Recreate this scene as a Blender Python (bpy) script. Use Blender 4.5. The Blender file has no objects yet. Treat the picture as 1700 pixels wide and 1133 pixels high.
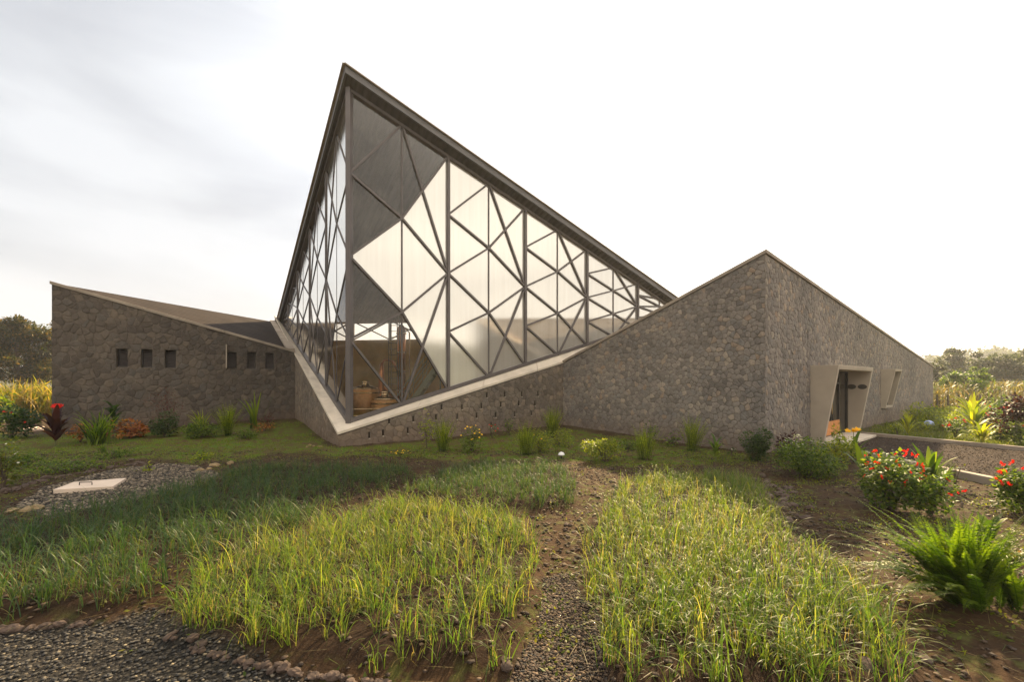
import bpy, bmesh, math, random
import numpy as np
from mathutils import Vector
R = math.radians
rng = np.random.default_rng(7); random.seed(7)
S = bpy.context.scene
COL = S.collection

# ------------------------------------------------------------------ camera, world, sun, exposure
CAMZ = 1.8; F = 725.0; CX = 850.0; HY = 634.0
cam = bpy.data.cameras.new("camera"); co = bpy.data.objects.new("camera", cam); COL.objects.link(co)
co.location = (0, 0, CAMZ); co.rotation_euler = (R(90), 0, 0)
cam.sensor_width = 36; cam.lens = F/1700*36; cam.shift_y = (HY-566.5)/1700
cam.clip_start = .05; cam.clip_end = 3000
S.camera = co

SUN_EL, SUN_AZ = 36.0, 24.0          # azimuth clockwise from +Y (view direction)
sd = Vector((math.sin(R(SUN_AZ))*math.cos(R(SUN_EL)), math.cos(R(SUN_AZ))*math.cos(R(SUN_EL)), math.sin(R(SUN_EL))))
sl = bpy.data.lights.new("sun", 'SUN'); so = bpy.data.objects.new("sun", sl); COL.objects.link(so)
sl.energy = 5.0; sl.angle = R(1.6); sl.color = (1, .75, .43)
so.rotation_euler = (-sd).to_track_quat('-Z', 'Y').to_euler()

w = bpy.data.worlds.new("World"); S.world = w; w.use_nodes = True
nt = w.node_tree; nt.nodes.clear()
def N(nt, t, **k):
    n = nt.nodes.new(t)
    for a, b in k.items(): setattr(n, a, b)
    return n
def L(nt, a, b): nt.links.new(a, b)
out = N(nt, 'ShaderNodeOutputWorld'); bg = N(nt, 'ShaderNodeBackground')
bg.inputs[1].default_value = .07
sky = N(nt, 'ShaderNodeTexSky', sky_type='NISHITA', sun_disc=False)
sky.sun_elevation = R(SUN_EL); sky.sun_rotation = R(SUN_AZ); sky.dust_density = 3; sky.air_density = 1.2
tc = N(nt, 'ShaderNodeTexCoord')
mp = N(nt, 'ShaderNodeMapping'); mp.inputs['Scale'].default_value = (1.1, 1.1, 3.6); mp.inputs['Rotation'].default_value = (0, R(-14), .3)
L(nt, tc.outputs['Generated'], mp.inputs[0])
nz = N(nt, 'ShaderNodeTexNoise'); nz.inputs['Scale'].default_value = 1.7; nz.inputs['Detail'].default_value = 5; nz.inputs['Roughness'].default_value = .5
nz.inputs['Distortion'].default_value = .35
L(nt, mp.outputs[0], nz.inputs[0])
cr = N(nt, 'ShaderNodeValToRGB'); L(nt, nz.outputs[0], cr.inputs[0])
cr.color_ramp.elements[0].position = .34; cr.color_ramp.elements[0].color = (5.0, 5.1, 5.3, 1)
cr.color_ramp.elements[1].position = .62; cr.color_ramp.elements[1].color = (7.3, 7.3, 7.3, 1)
# the veil of cloud is brighter round the sun
dp = N(nt, 'ShaderNodeVectorMath', operation='DOT_PRODUCT'); L(nt, tc.outputs['Generated'], dp.inputs[0]); dp.inputs[1].default_value = sd
mr = N(nt, 'ShaderNodeMapRange'); mr.inputs[1].default_value = .55; mr.inputs[2].default_value = 1; mr.inputs[3].default_value = 1; mr.inputs[4].default_value = 1.7
L(nt, dp.outputs['Value'], mr.inputs[0])
ml = N(nt, 'ShaderNodeVectorMath', operation='SCALE'); L(nt, cr.outputs[0], ml.inputs[0]); L(nt, mr.outputs[0], ml.inputs['Scale'])
mx = N(nt, 'ShaderNodeMix', data_type='RGBA'); mx.inputs[0].default_value = .88
L(nt, sky.outputs[0], mx.inputs[6]); L(nt, ml.outputs[0], mx.inputs[7])
# cooler cloud on the left, warm glow added to the unseen sky behind the camera
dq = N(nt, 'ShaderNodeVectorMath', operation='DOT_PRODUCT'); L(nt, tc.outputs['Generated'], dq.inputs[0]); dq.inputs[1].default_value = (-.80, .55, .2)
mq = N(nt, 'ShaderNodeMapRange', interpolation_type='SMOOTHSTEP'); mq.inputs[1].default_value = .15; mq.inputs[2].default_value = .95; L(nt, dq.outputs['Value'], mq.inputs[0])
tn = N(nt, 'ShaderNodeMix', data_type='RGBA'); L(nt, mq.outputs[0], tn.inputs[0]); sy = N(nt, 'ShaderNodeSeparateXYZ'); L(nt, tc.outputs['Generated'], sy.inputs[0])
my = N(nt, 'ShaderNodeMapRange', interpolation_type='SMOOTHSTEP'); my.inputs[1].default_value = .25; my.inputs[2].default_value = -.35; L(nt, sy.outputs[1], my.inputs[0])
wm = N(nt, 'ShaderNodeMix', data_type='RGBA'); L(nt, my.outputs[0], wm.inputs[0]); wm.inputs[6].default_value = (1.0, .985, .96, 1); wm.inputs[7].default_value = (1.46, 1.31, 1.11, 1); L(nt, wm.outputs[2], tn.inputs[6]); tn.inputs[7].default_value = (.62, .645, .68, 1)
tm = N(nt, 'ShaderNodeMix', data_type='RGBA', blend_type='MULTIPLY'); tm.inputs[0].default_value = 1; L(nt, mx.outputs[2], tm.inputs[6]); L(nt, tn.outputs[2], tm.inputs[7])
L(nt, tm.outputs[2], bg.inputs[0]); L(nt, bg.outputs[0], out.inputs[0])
S.view_settings.view_transform = 'Standard'; S.view_settings.look = 'None'
S.view_settings.exposure = 1.5; S.view_settings.gamma = 1
S.cycles.max_bounces = 8; S.cycles.transparent_max_bounces = 16; S.cycles.volume_bounces = 0
S.cycles.sample_clamp_indirect = 5; S.cycles.caustics_reflective = False; S.cycles.caustics_refractive = False

# ------------------------------------------------------------------ geometry helpers
def ray(px, py): return np.array([(px-CX)/F, 1.0, -(py-HY)/F])
def hit(px, py, p, d):
    """where the sight line through a point of the photo meets the vertical plane through p along d"""
    r = ray(px, py); n = np.array([d[1], -d[0]])
    t = (n[0]*p[0]+n[1]*p[1])/(n[0]*r[0]+n[1]*r[1])
    return np.array([r[0]*t, t, CAMZ+r[2]*t])
GP = np.array([(-4.1,11.3,.07),(-8.8,17.8,.30),(-15.1,14.3,.10),(1.9,16.2,.20),(6.3,10.8,.03),(11,15,.0),(26,27,-.12),
   (0,4,0),(-6,4,0),(6,4,0),(0,8,.03),(-8,8,.02),(5,7,0),(12,9,0),(-14,9,.0),(0,0,0),(-12,0,0),(12,0,0),(22,14,-.05)])
def hgt(x, y):
    x = np.asarray(x, float); y = np.asarray(y, float)
    ws = 0; zs = 0
    for gx, gy, gz in GP:
        q = 1/((x-gx)**2+(y-gy)**2+1.2)**1.6
        ws = ws+q; zs = zs+q*gz
    far = np.clip((np.hypot(x, y)-38)/60, 0, 1)
    return zs/ws*(1-far)
def G(px, py):
    z = 0.0
    for _ in range(12):
        Y = (CAMZ-z)*F/(py-HY); X = (px-CX)/F*Y; z = float(hgt(X, Y))
    return np.array([X, Y, z])
def inpoly(x, y, poly):
    c = np.zeros(np.shape(x), bool); n = len(poly)
    for i in range(n):
        x1, y1 = poly[i]; x2, y2 = poly[(i+1) % n]
        if y1 == y2: continue
        c ^= ((y1 > y) != (y2 > y)) & (x < (x2-x1)*(y-y1)/(y2-y1)+x1)
    return c
def gpoly(pts): return [tuple(G(*p)[:2]) for p in pts]

def link(name, me, mat=None, parent=None):
    o = bpy.data.objects.new(name, me); COL.objects.link(o)
    if mat: me.materials.append(mat)
    if parent: o.parent = parent
    return o
def tag(o, label=None, cat=None, group=None, kind=None):
    if label: o['label'] = label
    if cat: o['category'] = cat
    if group: o['group'] = group
    if kind: o['kind'] = kind
    return o
def empty(name, loc=(0, 0, 0), rz=0, **k):
    o = bpy.data.objects.new(name, None); COL.objects.link(o); o.location = [float(v) for v in loc]; o.rotation_euler = (0, 0, rz)
    o.empty_display_size = .2
    return tag(o, **k)
def npmesh(name, V, Fq, rnd=None, smooth=False):
    V = np.ascontiguousarray(V, dtype=np.float32); Fq = np.ascontiguousarray(Fq, dtype=np.int32)
    me = bpy.data.meshes.new(name); k = Fq.shape[1]
    me.vertices.add(len(V)); me.vertices.foreach_set('co', V.ravel())
    me.loops.add(Fq.size); me.loops.foreach_set('vertex_index', Fq.ravel())
    me.polygons.add(len(Fq)); me.polygons.foreach_set('loop_start', np.arange(0, Fq.size, k, dtype=np.int32))
    try: me.polygons.foreach_set('loop_total', np.full(len(Fq), k, dtype=np.int32))
    except Exception: pass
    if smooth: me.polygons.foreach_set('use_smooth', np.ones(len(Fq), bool))
    if rnd is not None:
        a = me.attributes.new('rnd', 'FLOAT', 'POINT'); a.data.foreach_set('value', np.ascontiguousarray(rnd, dtype=np.float32))
    me.update(calc_edges=True); return me
class MB:
    """collects simple solids; build() links them as one mesh object"""
    def __init__(s): s.v = []; s.f = []; s.n = 0
    def add(s, vs, fs):
        s.v += [tuple(map(float, v)) for v in vs]; s.f += [tuple(i+s.n for i in f) for f in fs]; s.n += len(vs)
    def hexa(s, b, t):        # four bottom and four top corners, same winding
        s.add(list(b)+list(t), [(3,2,1,0),(4,5,6,7),(0,1,5,4),(1,2,6,5),(2,3,7,6),(3,0,4,7)])
    def box(s, c, sz, rz=0):
        x, y, z = [k/2 for k in sz]; cs, sn = math.cos(rz), math.sin(rz)
        def T(a, b, d): return (c[0]+a*cs-b*sn, c[1]+a*sn+b*cs, c[2]+d)
        q = [(-x,-y),(x,-y),(x,y),(-x,y)]
        s.hexa([T(a, b, -z) for a, b in q], [T(a, b, z) for a, b in q])
    def beam(s, p, q, wd, dp, nrm, off=0):
        p = Vector(p); q = Vector(q); d = (q-p).normalized(); n = Vector(nrm); n = (n-d*n.dot(d)).normalized(); u = d.cross(n)
        o = n*off
        c = [u*(wd/2)*a+n*(dp/2)*b+o for a, b in ((-1,-1),(1,-1),(1,1),(-1,1))]
        s.hexa([p+k for k in c], [q+k for k in c])
    def tube(s, pts, rs, k=8, cap=True):
        pts = [Vector(p) for p in pts]; n = len(pts); base = s.n; vs = []; fs = []
        for i, p in enumerate(pts):
            d = (pts[min(i+1, n-1)]-pts[max(i-1, 0)]).normalized()
            a = d.orthogonal().normalized() if i == 0 else (pa-d*pa.dot(d)).normalized(); pa = a; b = d.cross(a)
            r = rs[i] if hasattr(rs, '__len__') else rs
            vs += [p+(a*math.cos(2*math.pi*j/k)+b*math.sin(2*math.pi*j/k))*r for j in range(k)]
        for i in range(n-1):
            for j in range(k):
                a, b = i*k+j, i*k+(j+1) % k; fs.append((a, b, b+k, a+k))
        if cap: fs.append(tuple(reversed(range(k)))); fs.append(tuple((n-1)*k+j for j in range(k)))
        s.add(vs, fs)
    def lathe(s, c, prof, k=24):
        vs = []; fs = []
        for r, z in prof: vs += [(c[0]+r*math.cos(2*math.pi*j/k), c[1]+r*math.sin(2*math.pi*j/k), c[2]+z) for j in range(k)]
        for i in range(len(prof)-1):
            for j in range(k): a, b = i*k+j, i*k+(j+1) % k; fs.append((a, b, b+k, a+k))
        fs.append(tuple(reversed(range(k)))); fs.append(tuple((len(prof)-1)*k+j for j in range(k)))
        s.add(vs, fs)
    def build(s, name, mat, parent=None, smooth=False, bevel=0, org=None):
        me = bpy.data.meshes.new(name); v = s.v
        if org is not None: v = [(a-org[0], b-org[1], c-org[2]) for a, b, c in v]
        me.from_pydata(v, [], s.f); me.update()
        if smooth: me.polygons.foreach_set('use_smooth', [True]*len(me.polygons))
        o = link(name, me, mat, parent)
        if org is not None and parent is None: o.location = [float(k) for k in org]
        if bevel:
            m = o.modifiers.new('bevel', 'BEVEL'); m.width = bevel; m.segments = 2; m.limit_method = 'ANGLE'; m.harden_normals = False
        return o
def cut(o, cutter):
    """carve real openings and bake the result"""
    c = cutter.build('cutter', None)
    m = o.modifiers.new('b', 'BOOLEAN'); m.operation = 'DIFFERENCE'; m.solver = 'EXACT'; m.object = c
    dg = bpy.context.evaluated_depsgraph_get(); dg.update()
    me = bpy.data.meshes.new_from_object(o.evaluated_get(dg)); o.modifiers.clear(); o.data = me
    bpy.data.objects.remove(c)

# ------------------------------------------------------------------ materials
def mat(name):
    m = bpy.data.materials.new(name); m.use_nodes = True; t = m.node_tree; t.nodes.clear()
    o = N(t, 'ShaderNodeOutputMaterial'); b = N(t, 'ShaderNodeBsdfPrincipled'); L(t, b.outputs[0], o.inputs[0])
    return m, t, b, o
def ramp(t, src, stops):
    r = N(t, 'ShaderNodeValToRGB'); e = r.color_ramp.elements
    while len(e) < len(stops): e.new(.5)
    for i, (p, c) in enumerate(stops): e[i].position = p; e[i].color = (*c, 1)
    L(t, src, r.inputs[0]); return r
def noise(t, vec, sc, det=4, ro=.55, dist=0):
    n = N(t, 'ShaderNodeTexNoise'); n.inputs['Scale'].default_value = sc; n.inputs['Detail'].default_value = det
    n.inputs['Roughness'].default_value = ro; n.inputs['Distortion'].default_value = dist
    if vec: L(t, vec, n.inputs['Vector'])
    return n
def mix(t, f, a, b, mode='MIX'):
    m = N(t, 'ShaderNodeMix', data_type='RGBA', blend_type=mode)
    if isinstance(f, (int, float)): m.inputs[0].default_value = f
    else: L(t, f, m.inputs[0])
    for i, s in ((6, a), (7, b)):
        if isinstance(s, tuple): m.inputs[i].default_value = (*s, 1)
        else: L(t, s, m.inputs[i])
    return m.outputs[2]
def bump(t, h, b, st=.5, dist=.02):
    n = N(t, 'ShaderNodeBump'); n.inputs['Strength'].default_value = st; n.inputs['Distance'].default_value = dist
    L(t, h, n.inputs['Height']); L(t, n.outputs[0], b.inputs['Normal']); return n
def plain(name, col, rough=.6, metal=0, var=.15, sc=6, bst=.15):
    m, t, b, o = mat(name); g = N(t, 'ShaderNodeNewGeometry')
    n = noise(t, g.outputs['Position'], sc)
    r = ramp(t, n.outputs[0], [(.3, tuple(c*(1-var) for c in col)), (.7, tuple(min(1, c*(1+var)) for c in col))])
    L(t, r.outputs[0], b.inputs['Base Color']); b.inputs['Roughness'].default_value = rough; b.inputs['Metallic'].default_value = metal
    n2 = noise(t, g.outputs['Position'], sc*14); bump(t, n2.outputs[0], b, bst, .004)
    return m
def stone(name, scale, tones, warm=0.0, mort=.035):
    m, t, b, o = mat(name); g = N(t, 'ShaderNodeNewGeometry')
    nd = noise(t, g.outputs['Position'], 2.2, 3)
    ad = N(t, 'ShaderNodeVectorMath', operation='MULTIPLY_ADD'); L(t, nd.outputs['Color'], ad.inputs[0]); ad.inputs[1].default_value = (.2,)*3
    L(t, g.outputs['Position'], ad.inputs[2])
    nd2 = noise(t, g.outputs['Position'], 14, 2)
    ad2 = N(t, 'ShaderNodeVectorMath', operation='MULTIPLY_ADD'); L(t, nd2.outputs['Color'], ad2.inputs[0]); ad2.inputs[1].default_value = (.045,)*3
    L(t, ad.outputs[0], ad2.inputs[2])
    def vor(feature):
        v = N(t, 'ShaderNodeTexVoronoi', feature=feature); v.inputs['Scale'].default_value = scale; v.inputs['Randomness'].default_value = .95
        L(t, ad2.outputs[0], v.inputs['Vector']); return v
    ve = vor('DISTANCE_TO_EDGE'); vc = vor('F1')
    sp = N(t, 'ShaderNodeSeparateColor'); L(t, vc.outputs['Color'], sp.inputs[0])
    base = ramp(t, sp.outputs[0], tones)
    big = noise(t, g.outputs['Position'], .45, 4)
    c1 = mix(t, .75, base.outputs[0], ramp(t, big.outputs[0], [(.35, (.62,.62,.62)), (.68, (1.25,1.2,1.12))]).outputs[0], 'MULTIPLY')
    fine = noise(t, g.outputs['Position'], 38, 6, .7)
    c2 = mix(t, .8, c1, ramp(t, fine.outputs[0], [(.3, (.62,.62,.62)), (.7, (1.3,1.3,1.3))]).outputs[0], 'MULTIPLY')
    # joints: some packed tight and dark, some filled
    jm = noise(t, g.outputs['Position'], 1.3, 3)
    jr = N(t, 'ShaderNodeMapRange'); jr.inputs[3].default_value = mort*.25; jr.inputs[4].default_value = mort*1.6; L(t, jm.outputs[0], jr.inputs[0]); jr.inputs[1].default_value = .3; jr.inputs[2].default_value = .7
    j = N(t, 'ShaderNodeMath', operation='DIVIDE', use_clamp=True); L(t, ve.outputs[0], j.inputs[0]); L(t, jr.outputs[0], j.inputs[1])
    c3 = mix(t, j.outputs[0], tuple(k*.42 for k in tones[0][1]), c2)
    # run-off stains from the top
    wv = N(t, 'ShaderNodeMapping'); wv.inputs['Scale'].default_value = (2.2, 2.2, .12); L(t, g.outputs['Position'], wv.inputs[0])
    st = noise(t, wv.outputs[0], 1.4, 5, .6)
    c4 = mix(t, .4, c3, ramp(t, st.outputs[0], [(.38, (.72,.7,.68)), (.56, (1.05,1.05,1.05))]).outputs[0], 'MULTIPLY')
    # earth splashed up the foot of the wall
    sx = N(t, 'ShaderNodeSeparateXYZ'); L(t, g.outputs['Position'], sx.inputs[0])
    ff = N(t, 'ShaderNodeMapRange'); ff.inputs[1].default_value = .15; ff.inputs[2].default_value = .75; ff.inputs[3].default_value = .45; ff.inputs[4].default_value = 0; L(t, sx.outputs[2], ff.inputs[0])
    c5 = mix(t, ff.outputs[0], c4, (.17,.11,.075))
    L(t, c5, b.inputs['Base Color']); b.inputs['Roughness'].default_value = .88; b.inputs['Specular IOR Level'].default_value = .3
    hr = N(t, 'ShaderNodeMapRange', interpolation_type='SMOOTHSTEP'); hr.inputs[2].default_value = .12; L(t, ve.outputs[0], hr.inputs[0])
    tilt = N(t, 'ShaderNodeMath', operation='MULTIPLY_ADD'); L(t, sp.outputs[1], tilt.inputs[0]); tilt.inputs[1].default_value = .35; L(t, hr.outputs[0], tilt.inputs[2])
    h = N(t, 'ShaderNodeMath', operation='MULTIPLY_ADD'); L(t, fine.outputs[0], h.inputs[0]); h.inputs[1].default_value = .45; L(t, tilt.outputs[0], h.inputs[2])
    bump(t, h.outputs[0], b, .8, .022)
    return m
def stonemat(name, tones, mortar=False):
    m, t, b, o = mat(name); g = N(t, 'ShaderNodeNewGeometry'); P_ = g.outputs['Position']
    fine = noise(t, P_, 34, 6, .7); mid = noise(t, P_, 9, 4, .6); big = noise(t, P_, .5, 4)
    if mortar: c = ramp(t, mid.outputs[0], [(.3, (.10,.085,.070)), (.7, (.17,.145,.12))]).outputs[0]
    else:
        a = N(t, 'ShaderNodeAttribute', attribute_name='rnd'); c = ramp(t, a.outputs['Fac'], tones).outputs[0]
    c = mix(t, .7, c, ramp(t, big.outputs[0], [(.35, (.72,.72,.74)), (.68, (1.2,1.17,1.12))]).outputs[0], 'MULTIPLY')
    c = mix(t, .7, c, ramp(t, mid.outputs[0], [(.3, (.72,.72,.72)), (.7, (1.2,1.2,1.18))]).outputs[0], 'MULTIPLY')
    c = mix(t, .7, c, ramp(t, fine.outputs[0], [(.3, (.7,.7,.7)), (.7, (1.25,1.25,1.25))]).outputs[0], 'MULTIPLY')
    sx = N(t, 'ShaderNodeSeparateXYZ'); L(t, P_, sx.inputs[0])
    ad = N(t, 'ShaderNodeMath', operation='MULTIPLY_ADD'); L(t, big.outputs[0], ad.inputs[0]); ad.inputs[1].default_value = -1.2; L(t, sx.outputs[2], ad.inputs[2])
    ff = N(t, 'ShaderNodeMapRange'); ff.inputs[1].default_value = -.4; ff.inputs[2].default_value = .2; ff.inputs[3].default_value = .5; ff.inputs[4].default_value = 0; L(t, ad.outputs[0], ff.inputs[0])
    c = mix(t, ff.outputs[0], c, (.15,.10,.07))
    L(t, c, b.inputs['Base Color']); b.inputs['Roughness'].default_value = .9; b.inputs['Specular IOR Level'].default_value = .25
    h = N(t, 'ShaderNodeMath', operation='MULTIPLY_ADD'); L(t, fine.outputs[0], h.inputs[0]); h.inputs[1].default_value = .4; L(t, mid.outputs[0], h.inputs[2])
    bump(t, h.outputs[0], b, .8, .02); return m
GREY = [(0, (.165,.148,.136)), (.3, (.22,.196,.178)), (.55, (.26,.228,.202)), (.8, (.205,.192,.182)), (.93, (.33,.285,.235)), (1, (.29,.215,.16))]
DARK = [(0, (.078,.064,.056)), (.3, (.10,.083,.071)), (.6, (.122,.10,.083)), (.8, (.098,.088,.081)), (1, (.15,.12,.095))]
M_mortar = stonemat('mortar', GREY, True)
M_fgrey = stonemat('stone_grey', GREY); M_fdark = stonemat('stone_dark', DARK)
M_fbase = stonemat('stone_base', [(0, (.12,.10,.082)), (.4, (.20,.165,.13)), (.7, (.155,.132,.115)), (1, (.26,.205,.155))])
M_stone = M_stone_dark = M_stone_base = M_mortar
def clip(poly, nx, nz, d):
    """keep the part of a convex polygon where nx*x+nz*z <= d"""
    out = []; n = len(poly)
    for i in range(n):
        a, b = poly[i], poly[(i+1) % n]; da = nx*a[0]+nz*a[1]-d; db = nx*b[0]+nz*b[1]-d
        if da <= 0: out.append(a)
        if (da < 0 < db) or (db < 0 < da): t_ = da/(da-db); out.append((a[0]+(b[0]-a[0])*t_, a[1]+(b[1]-a[1])*t_))
    return out
def stones(obj_, p, d, nrm, length, zt0, zt1, sp, holes, m, zb=-.25, s0=0.0, relief=.012, seed=1):
    """lay fitted rubble stones with real relief over a wall face and merge them into the wall's mesh"""
    rs = np.random.default_rng(seed); nxs = int(length/sp)+3; pts = []
    zmax = max(zt0, zt1)
    for i in range(-1, nxs):
        for j in range(-1, int((zmax-zb)/(sp*.87))+2):
            x = (i+(.5 if j % 2 else 0))*sp+rs.normal(0, sp*.24); z = zb+j*sp*.87+rs.normal(0, sp*.24); pts.append((x, z))
    pts = np.array(pts)
    w0 = rs.uniform(0, 1, len(pts)) > .10; pts = pts[w0]                      # a few gaps make a few large stones
    V = []; Fs = []; Rn = []; sl = (zt1-zt0)/length; k = 1/math.sqrt(1+sl*sl)
    key = np.floor(pts/(sp*2.4)).astype(int); grid = {}
    for i, c in enumerate(map(tuple, key)): grid.setdefault(c, []).append(i)
    for i, (x, z) in enumerate(pts):
        if z > zt0+sl*x+sp or x < -sp or x > length+sp: continue
        poly = [(x-sp*2, z-sp*2), (x+sp*2, z-sp*2), (x+sp*2, z+sp*2), (x-sp*2, z+sp*2)]
        cx, cz = key[i]; nb = [q for a in (-1, 0, 1) for b in (-1, 0, 1) for q in grid.get((cx+a, cz+b), ()) if q != i]
        for q in nb:
            dx, dz = pts[q]-(x, z); L2 = dx*dx+dz*dz
            if L2 > (sp*3.2)**2: continue
            poly = clip(poly, dx, dz, dx*x+dz*z+L2/2)
            if len(poly) < 3: break
        if len(poly) < 3: continue
        poly = clip(poly, -1, 0, -s0); poly = clip(poly, 1, 0, length) if len(poly) > 2 else poly
        if len(poly) > 2: poly = clip(poly, 0, -1, -zb)
        if len(poly) > 2: poly = clip(poly, -sl*k, k, zt0*k)
        if len(poly) < 3: continue
        for (a0, a1, b0, b1) in holes:
            P2 = np.array(poly)
            if P2[:, 0].max() <= a0 or P2[:, 0].min() >= a1 or P2[:, 1].max() <= b0 or P2[:, 1].min() >= b1: continue
            c = P2.mean(0); gaps = [a0-c[0], c[0]-a1, b0-c[1], c[1]-b1]; g = int(np.argmax(gaps))
            poly = clip(poly, *((1, 0, a0), (-1, 0, -a1), (0, 1, b0), (0, -1, -b1))[g])
            if len(poly) < 3: break
        if len(poly) < 3: continue
        P2 = np.array(poly); ar = .5*abs(np.dot(P2[:, 0], np.roll(P2[:, 1], -1))-np.dot(P2[:, 1], np.roll(P2[:, 0], -1)))
        if ar < sp*sp*.06: continue
        # soften the corners and wander the edges a little
        nxt = np.roll(P2, -1, 0); Q = np.empty((len(P2)*3, 2)); Q[0::3] = P2+(nxt-P2)*.14; Q[1::3] = P2+(nxt-P2)*.5+rs.normal(0, sp*.018, P2.shape); Q[2::3] = P2+(nxt-P2)*.86
        c = Q.mean(0); rad = math.sqrt(ar/3.14); gap = rs.uniform(.0015, .006); Q = c+(Q-c)*(1-gap/rad)
        h = relief*rs.uniform(.35, 1.15); tx, tz = rs.normal(0, .035, 2); n = len(Q); base = len(V)
        for f_, hh in ((1, -.004), (.97, h*.6), (.86, h*.92), (.5, h*1.05)):
            for q in c+(Q-c)*f_:
                hq = hh+(tx*(q[0]-c[0])+tz*(q[1]-c[1])+rs.normal(0, .0016) if hh > 0 else 0)
                V.append((p[0]+d[0]*q[0]+nrm[0]*hq, p[1]+d[1]*q[0]+nrm[1]*hq, q[1]))
        V.append((p[0]+d[0]*c[0]+nrm[0]*h*1.06, p[1]+d[1]*c[0]+nrm[1]*h*1.06, c[1]))
        for rg in range(3):
            for a in range(n): b = (a+1) % n; Fs.append((base+rg*n+a, base+rg*n+b, base+(rg+1)*n+b, base+(rg+1)*n+a))
        for a in range(n): Fs.append((base+3*n+a, base+3*n+(a+1) % n, base+4*n))
        Rn += [rs.uniform(0, 1)]*(4*n+1)
    me = obj_.data; v0 = [tuple(v.co) for v in me.vertices]; f0 = [tuple(q.vertices) for q in me.polygons]
    Mi = obj_.matrix_parent_inverse; off = obj_.parent.matrix_basis.inverted() if False else None
    nm = bpy.data.meshes.new(me.name); nm.from_pydata(v0+[tuple(map(float, v)) for v in V], [], f0+[tuple(q+len(v0) for q in f) for f in Fs])
    nm.materials.append(M_mortar); nm.materials.append(m)
    mi = [0]*len(f0)+[1]*len(Fs); nm.polygons.foreach_set('material_index', mi); nm.polygons.foreach_set('use_smooth', [False]*len(f0)+[True]*len(Fs))
    at = nm.attributes.new('rnd', 'FLOAT', 'POINT'); at.data.foreach_set('value', np.array([0]*len(v0)+Rn, dtype=np.float32)); nm.update()
    # outward-facing stones
    obj_.data = nm
    bm = bmesh.new(); bm.from_mesh(nm); bmesh.ops.recalc_face_normals(bm, faces=bm.faces); bm.to_mesh(nm); bm.free()
M_conc = plain('concrete', (.62,.54,.44), .85, 0, .16, 2.2, .3)
M_conc_dark = plain('weathered_concrete', (.30,.25,.20), .9, 0, .22, 1.8, .3)
M_conc_warm = plain('board_concrete', (.40,.34,.27), .8, 0, .1, 2.0, .25)
M_frame = plain('frame_metal', (.115,.100,.098), .5, .3, .12, 3, .05)
M_dark = plain('dark_metal', (.035,.03,.028), .45, .4, .2, 4, .05)
M_fascia = plain('fascia_metal', (.135,.132,.135), .5, .3, .12, 2, .05)
M_copper = plain('copper', (.55,.21,.085), .28, 1, .25, 3, .1)
M_brass = plain('warm_steel', (.55,.42,.28), .25, 1, .2, 3, .1)
M_steel = plain('green_grey_steel', (.16,.19,.16), .45, .4, .15, 3, .1)
M_wood = plain('orange_wood', (.55,.22,.06), .55, 0, .2, 8, .2)
M_wallin = plain('interior_wall', (.75,.50,.20), .9, 0, .2, 1.2, .2)
M_floor = plain('interior_floor', (.45,.38,.28), .5, 0, .2, 1.5, .1)

def ribbed(name, col, sc, ang, rough=.6, axis=(1, 0, 0)):
    m, t, b, o = mat(name); g = N(t, 'ShaderNodeNewGeometry')
    mpn = N(t, 'ShaderNodeMapping'); mpn.inputs['Rotation'].default_value = (0, 0, ang); L(t, g.outputs['Position'], mpn.inputs[0])
    wv = N(t, 'ShaderNodeTexWave', wave_type='BANDS', bands_direction='X'); wv.inputs['Scale'].default_value = sc; wv.inputs['Distortion'].default_value = .3
    L(t, mpn.outputs[0], wv.inputs[0])
    n = noise(t, g.outputs['Position'], 1.6, 5)
    c = mix(t, .6, ramp(t, n.outputs[0], [(.3, tuple(k*.7 for k in col)), (.7, tuple(k*1.3 for k in col))]).outputs[0], ramp(t, wv.outputs[0], [(0, (.6,.6,.6)), (.5, (1.1,1.1,1.1))]).outputs[0], 'MULTIPLY')
    L(t, c, b.inputs['Base Color']); b.inputs['Roughness'].default_value = rough; b.inputs['Specular IOR Level'].default_value = .15
    bump(t, wv.outputs[0], b, .8, .03); return m
M_roof = ribbed('tile_roof', (.028,.021,.018), 1.2, R(29), .95)
M_redtile = ribbed('red_tile', (.085,.066,.050), 1.3, R(-40))
M_soffit = ribbed('soffit_boards', (.062,.056,.054), 1.5, R(-34), .5)

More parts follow.
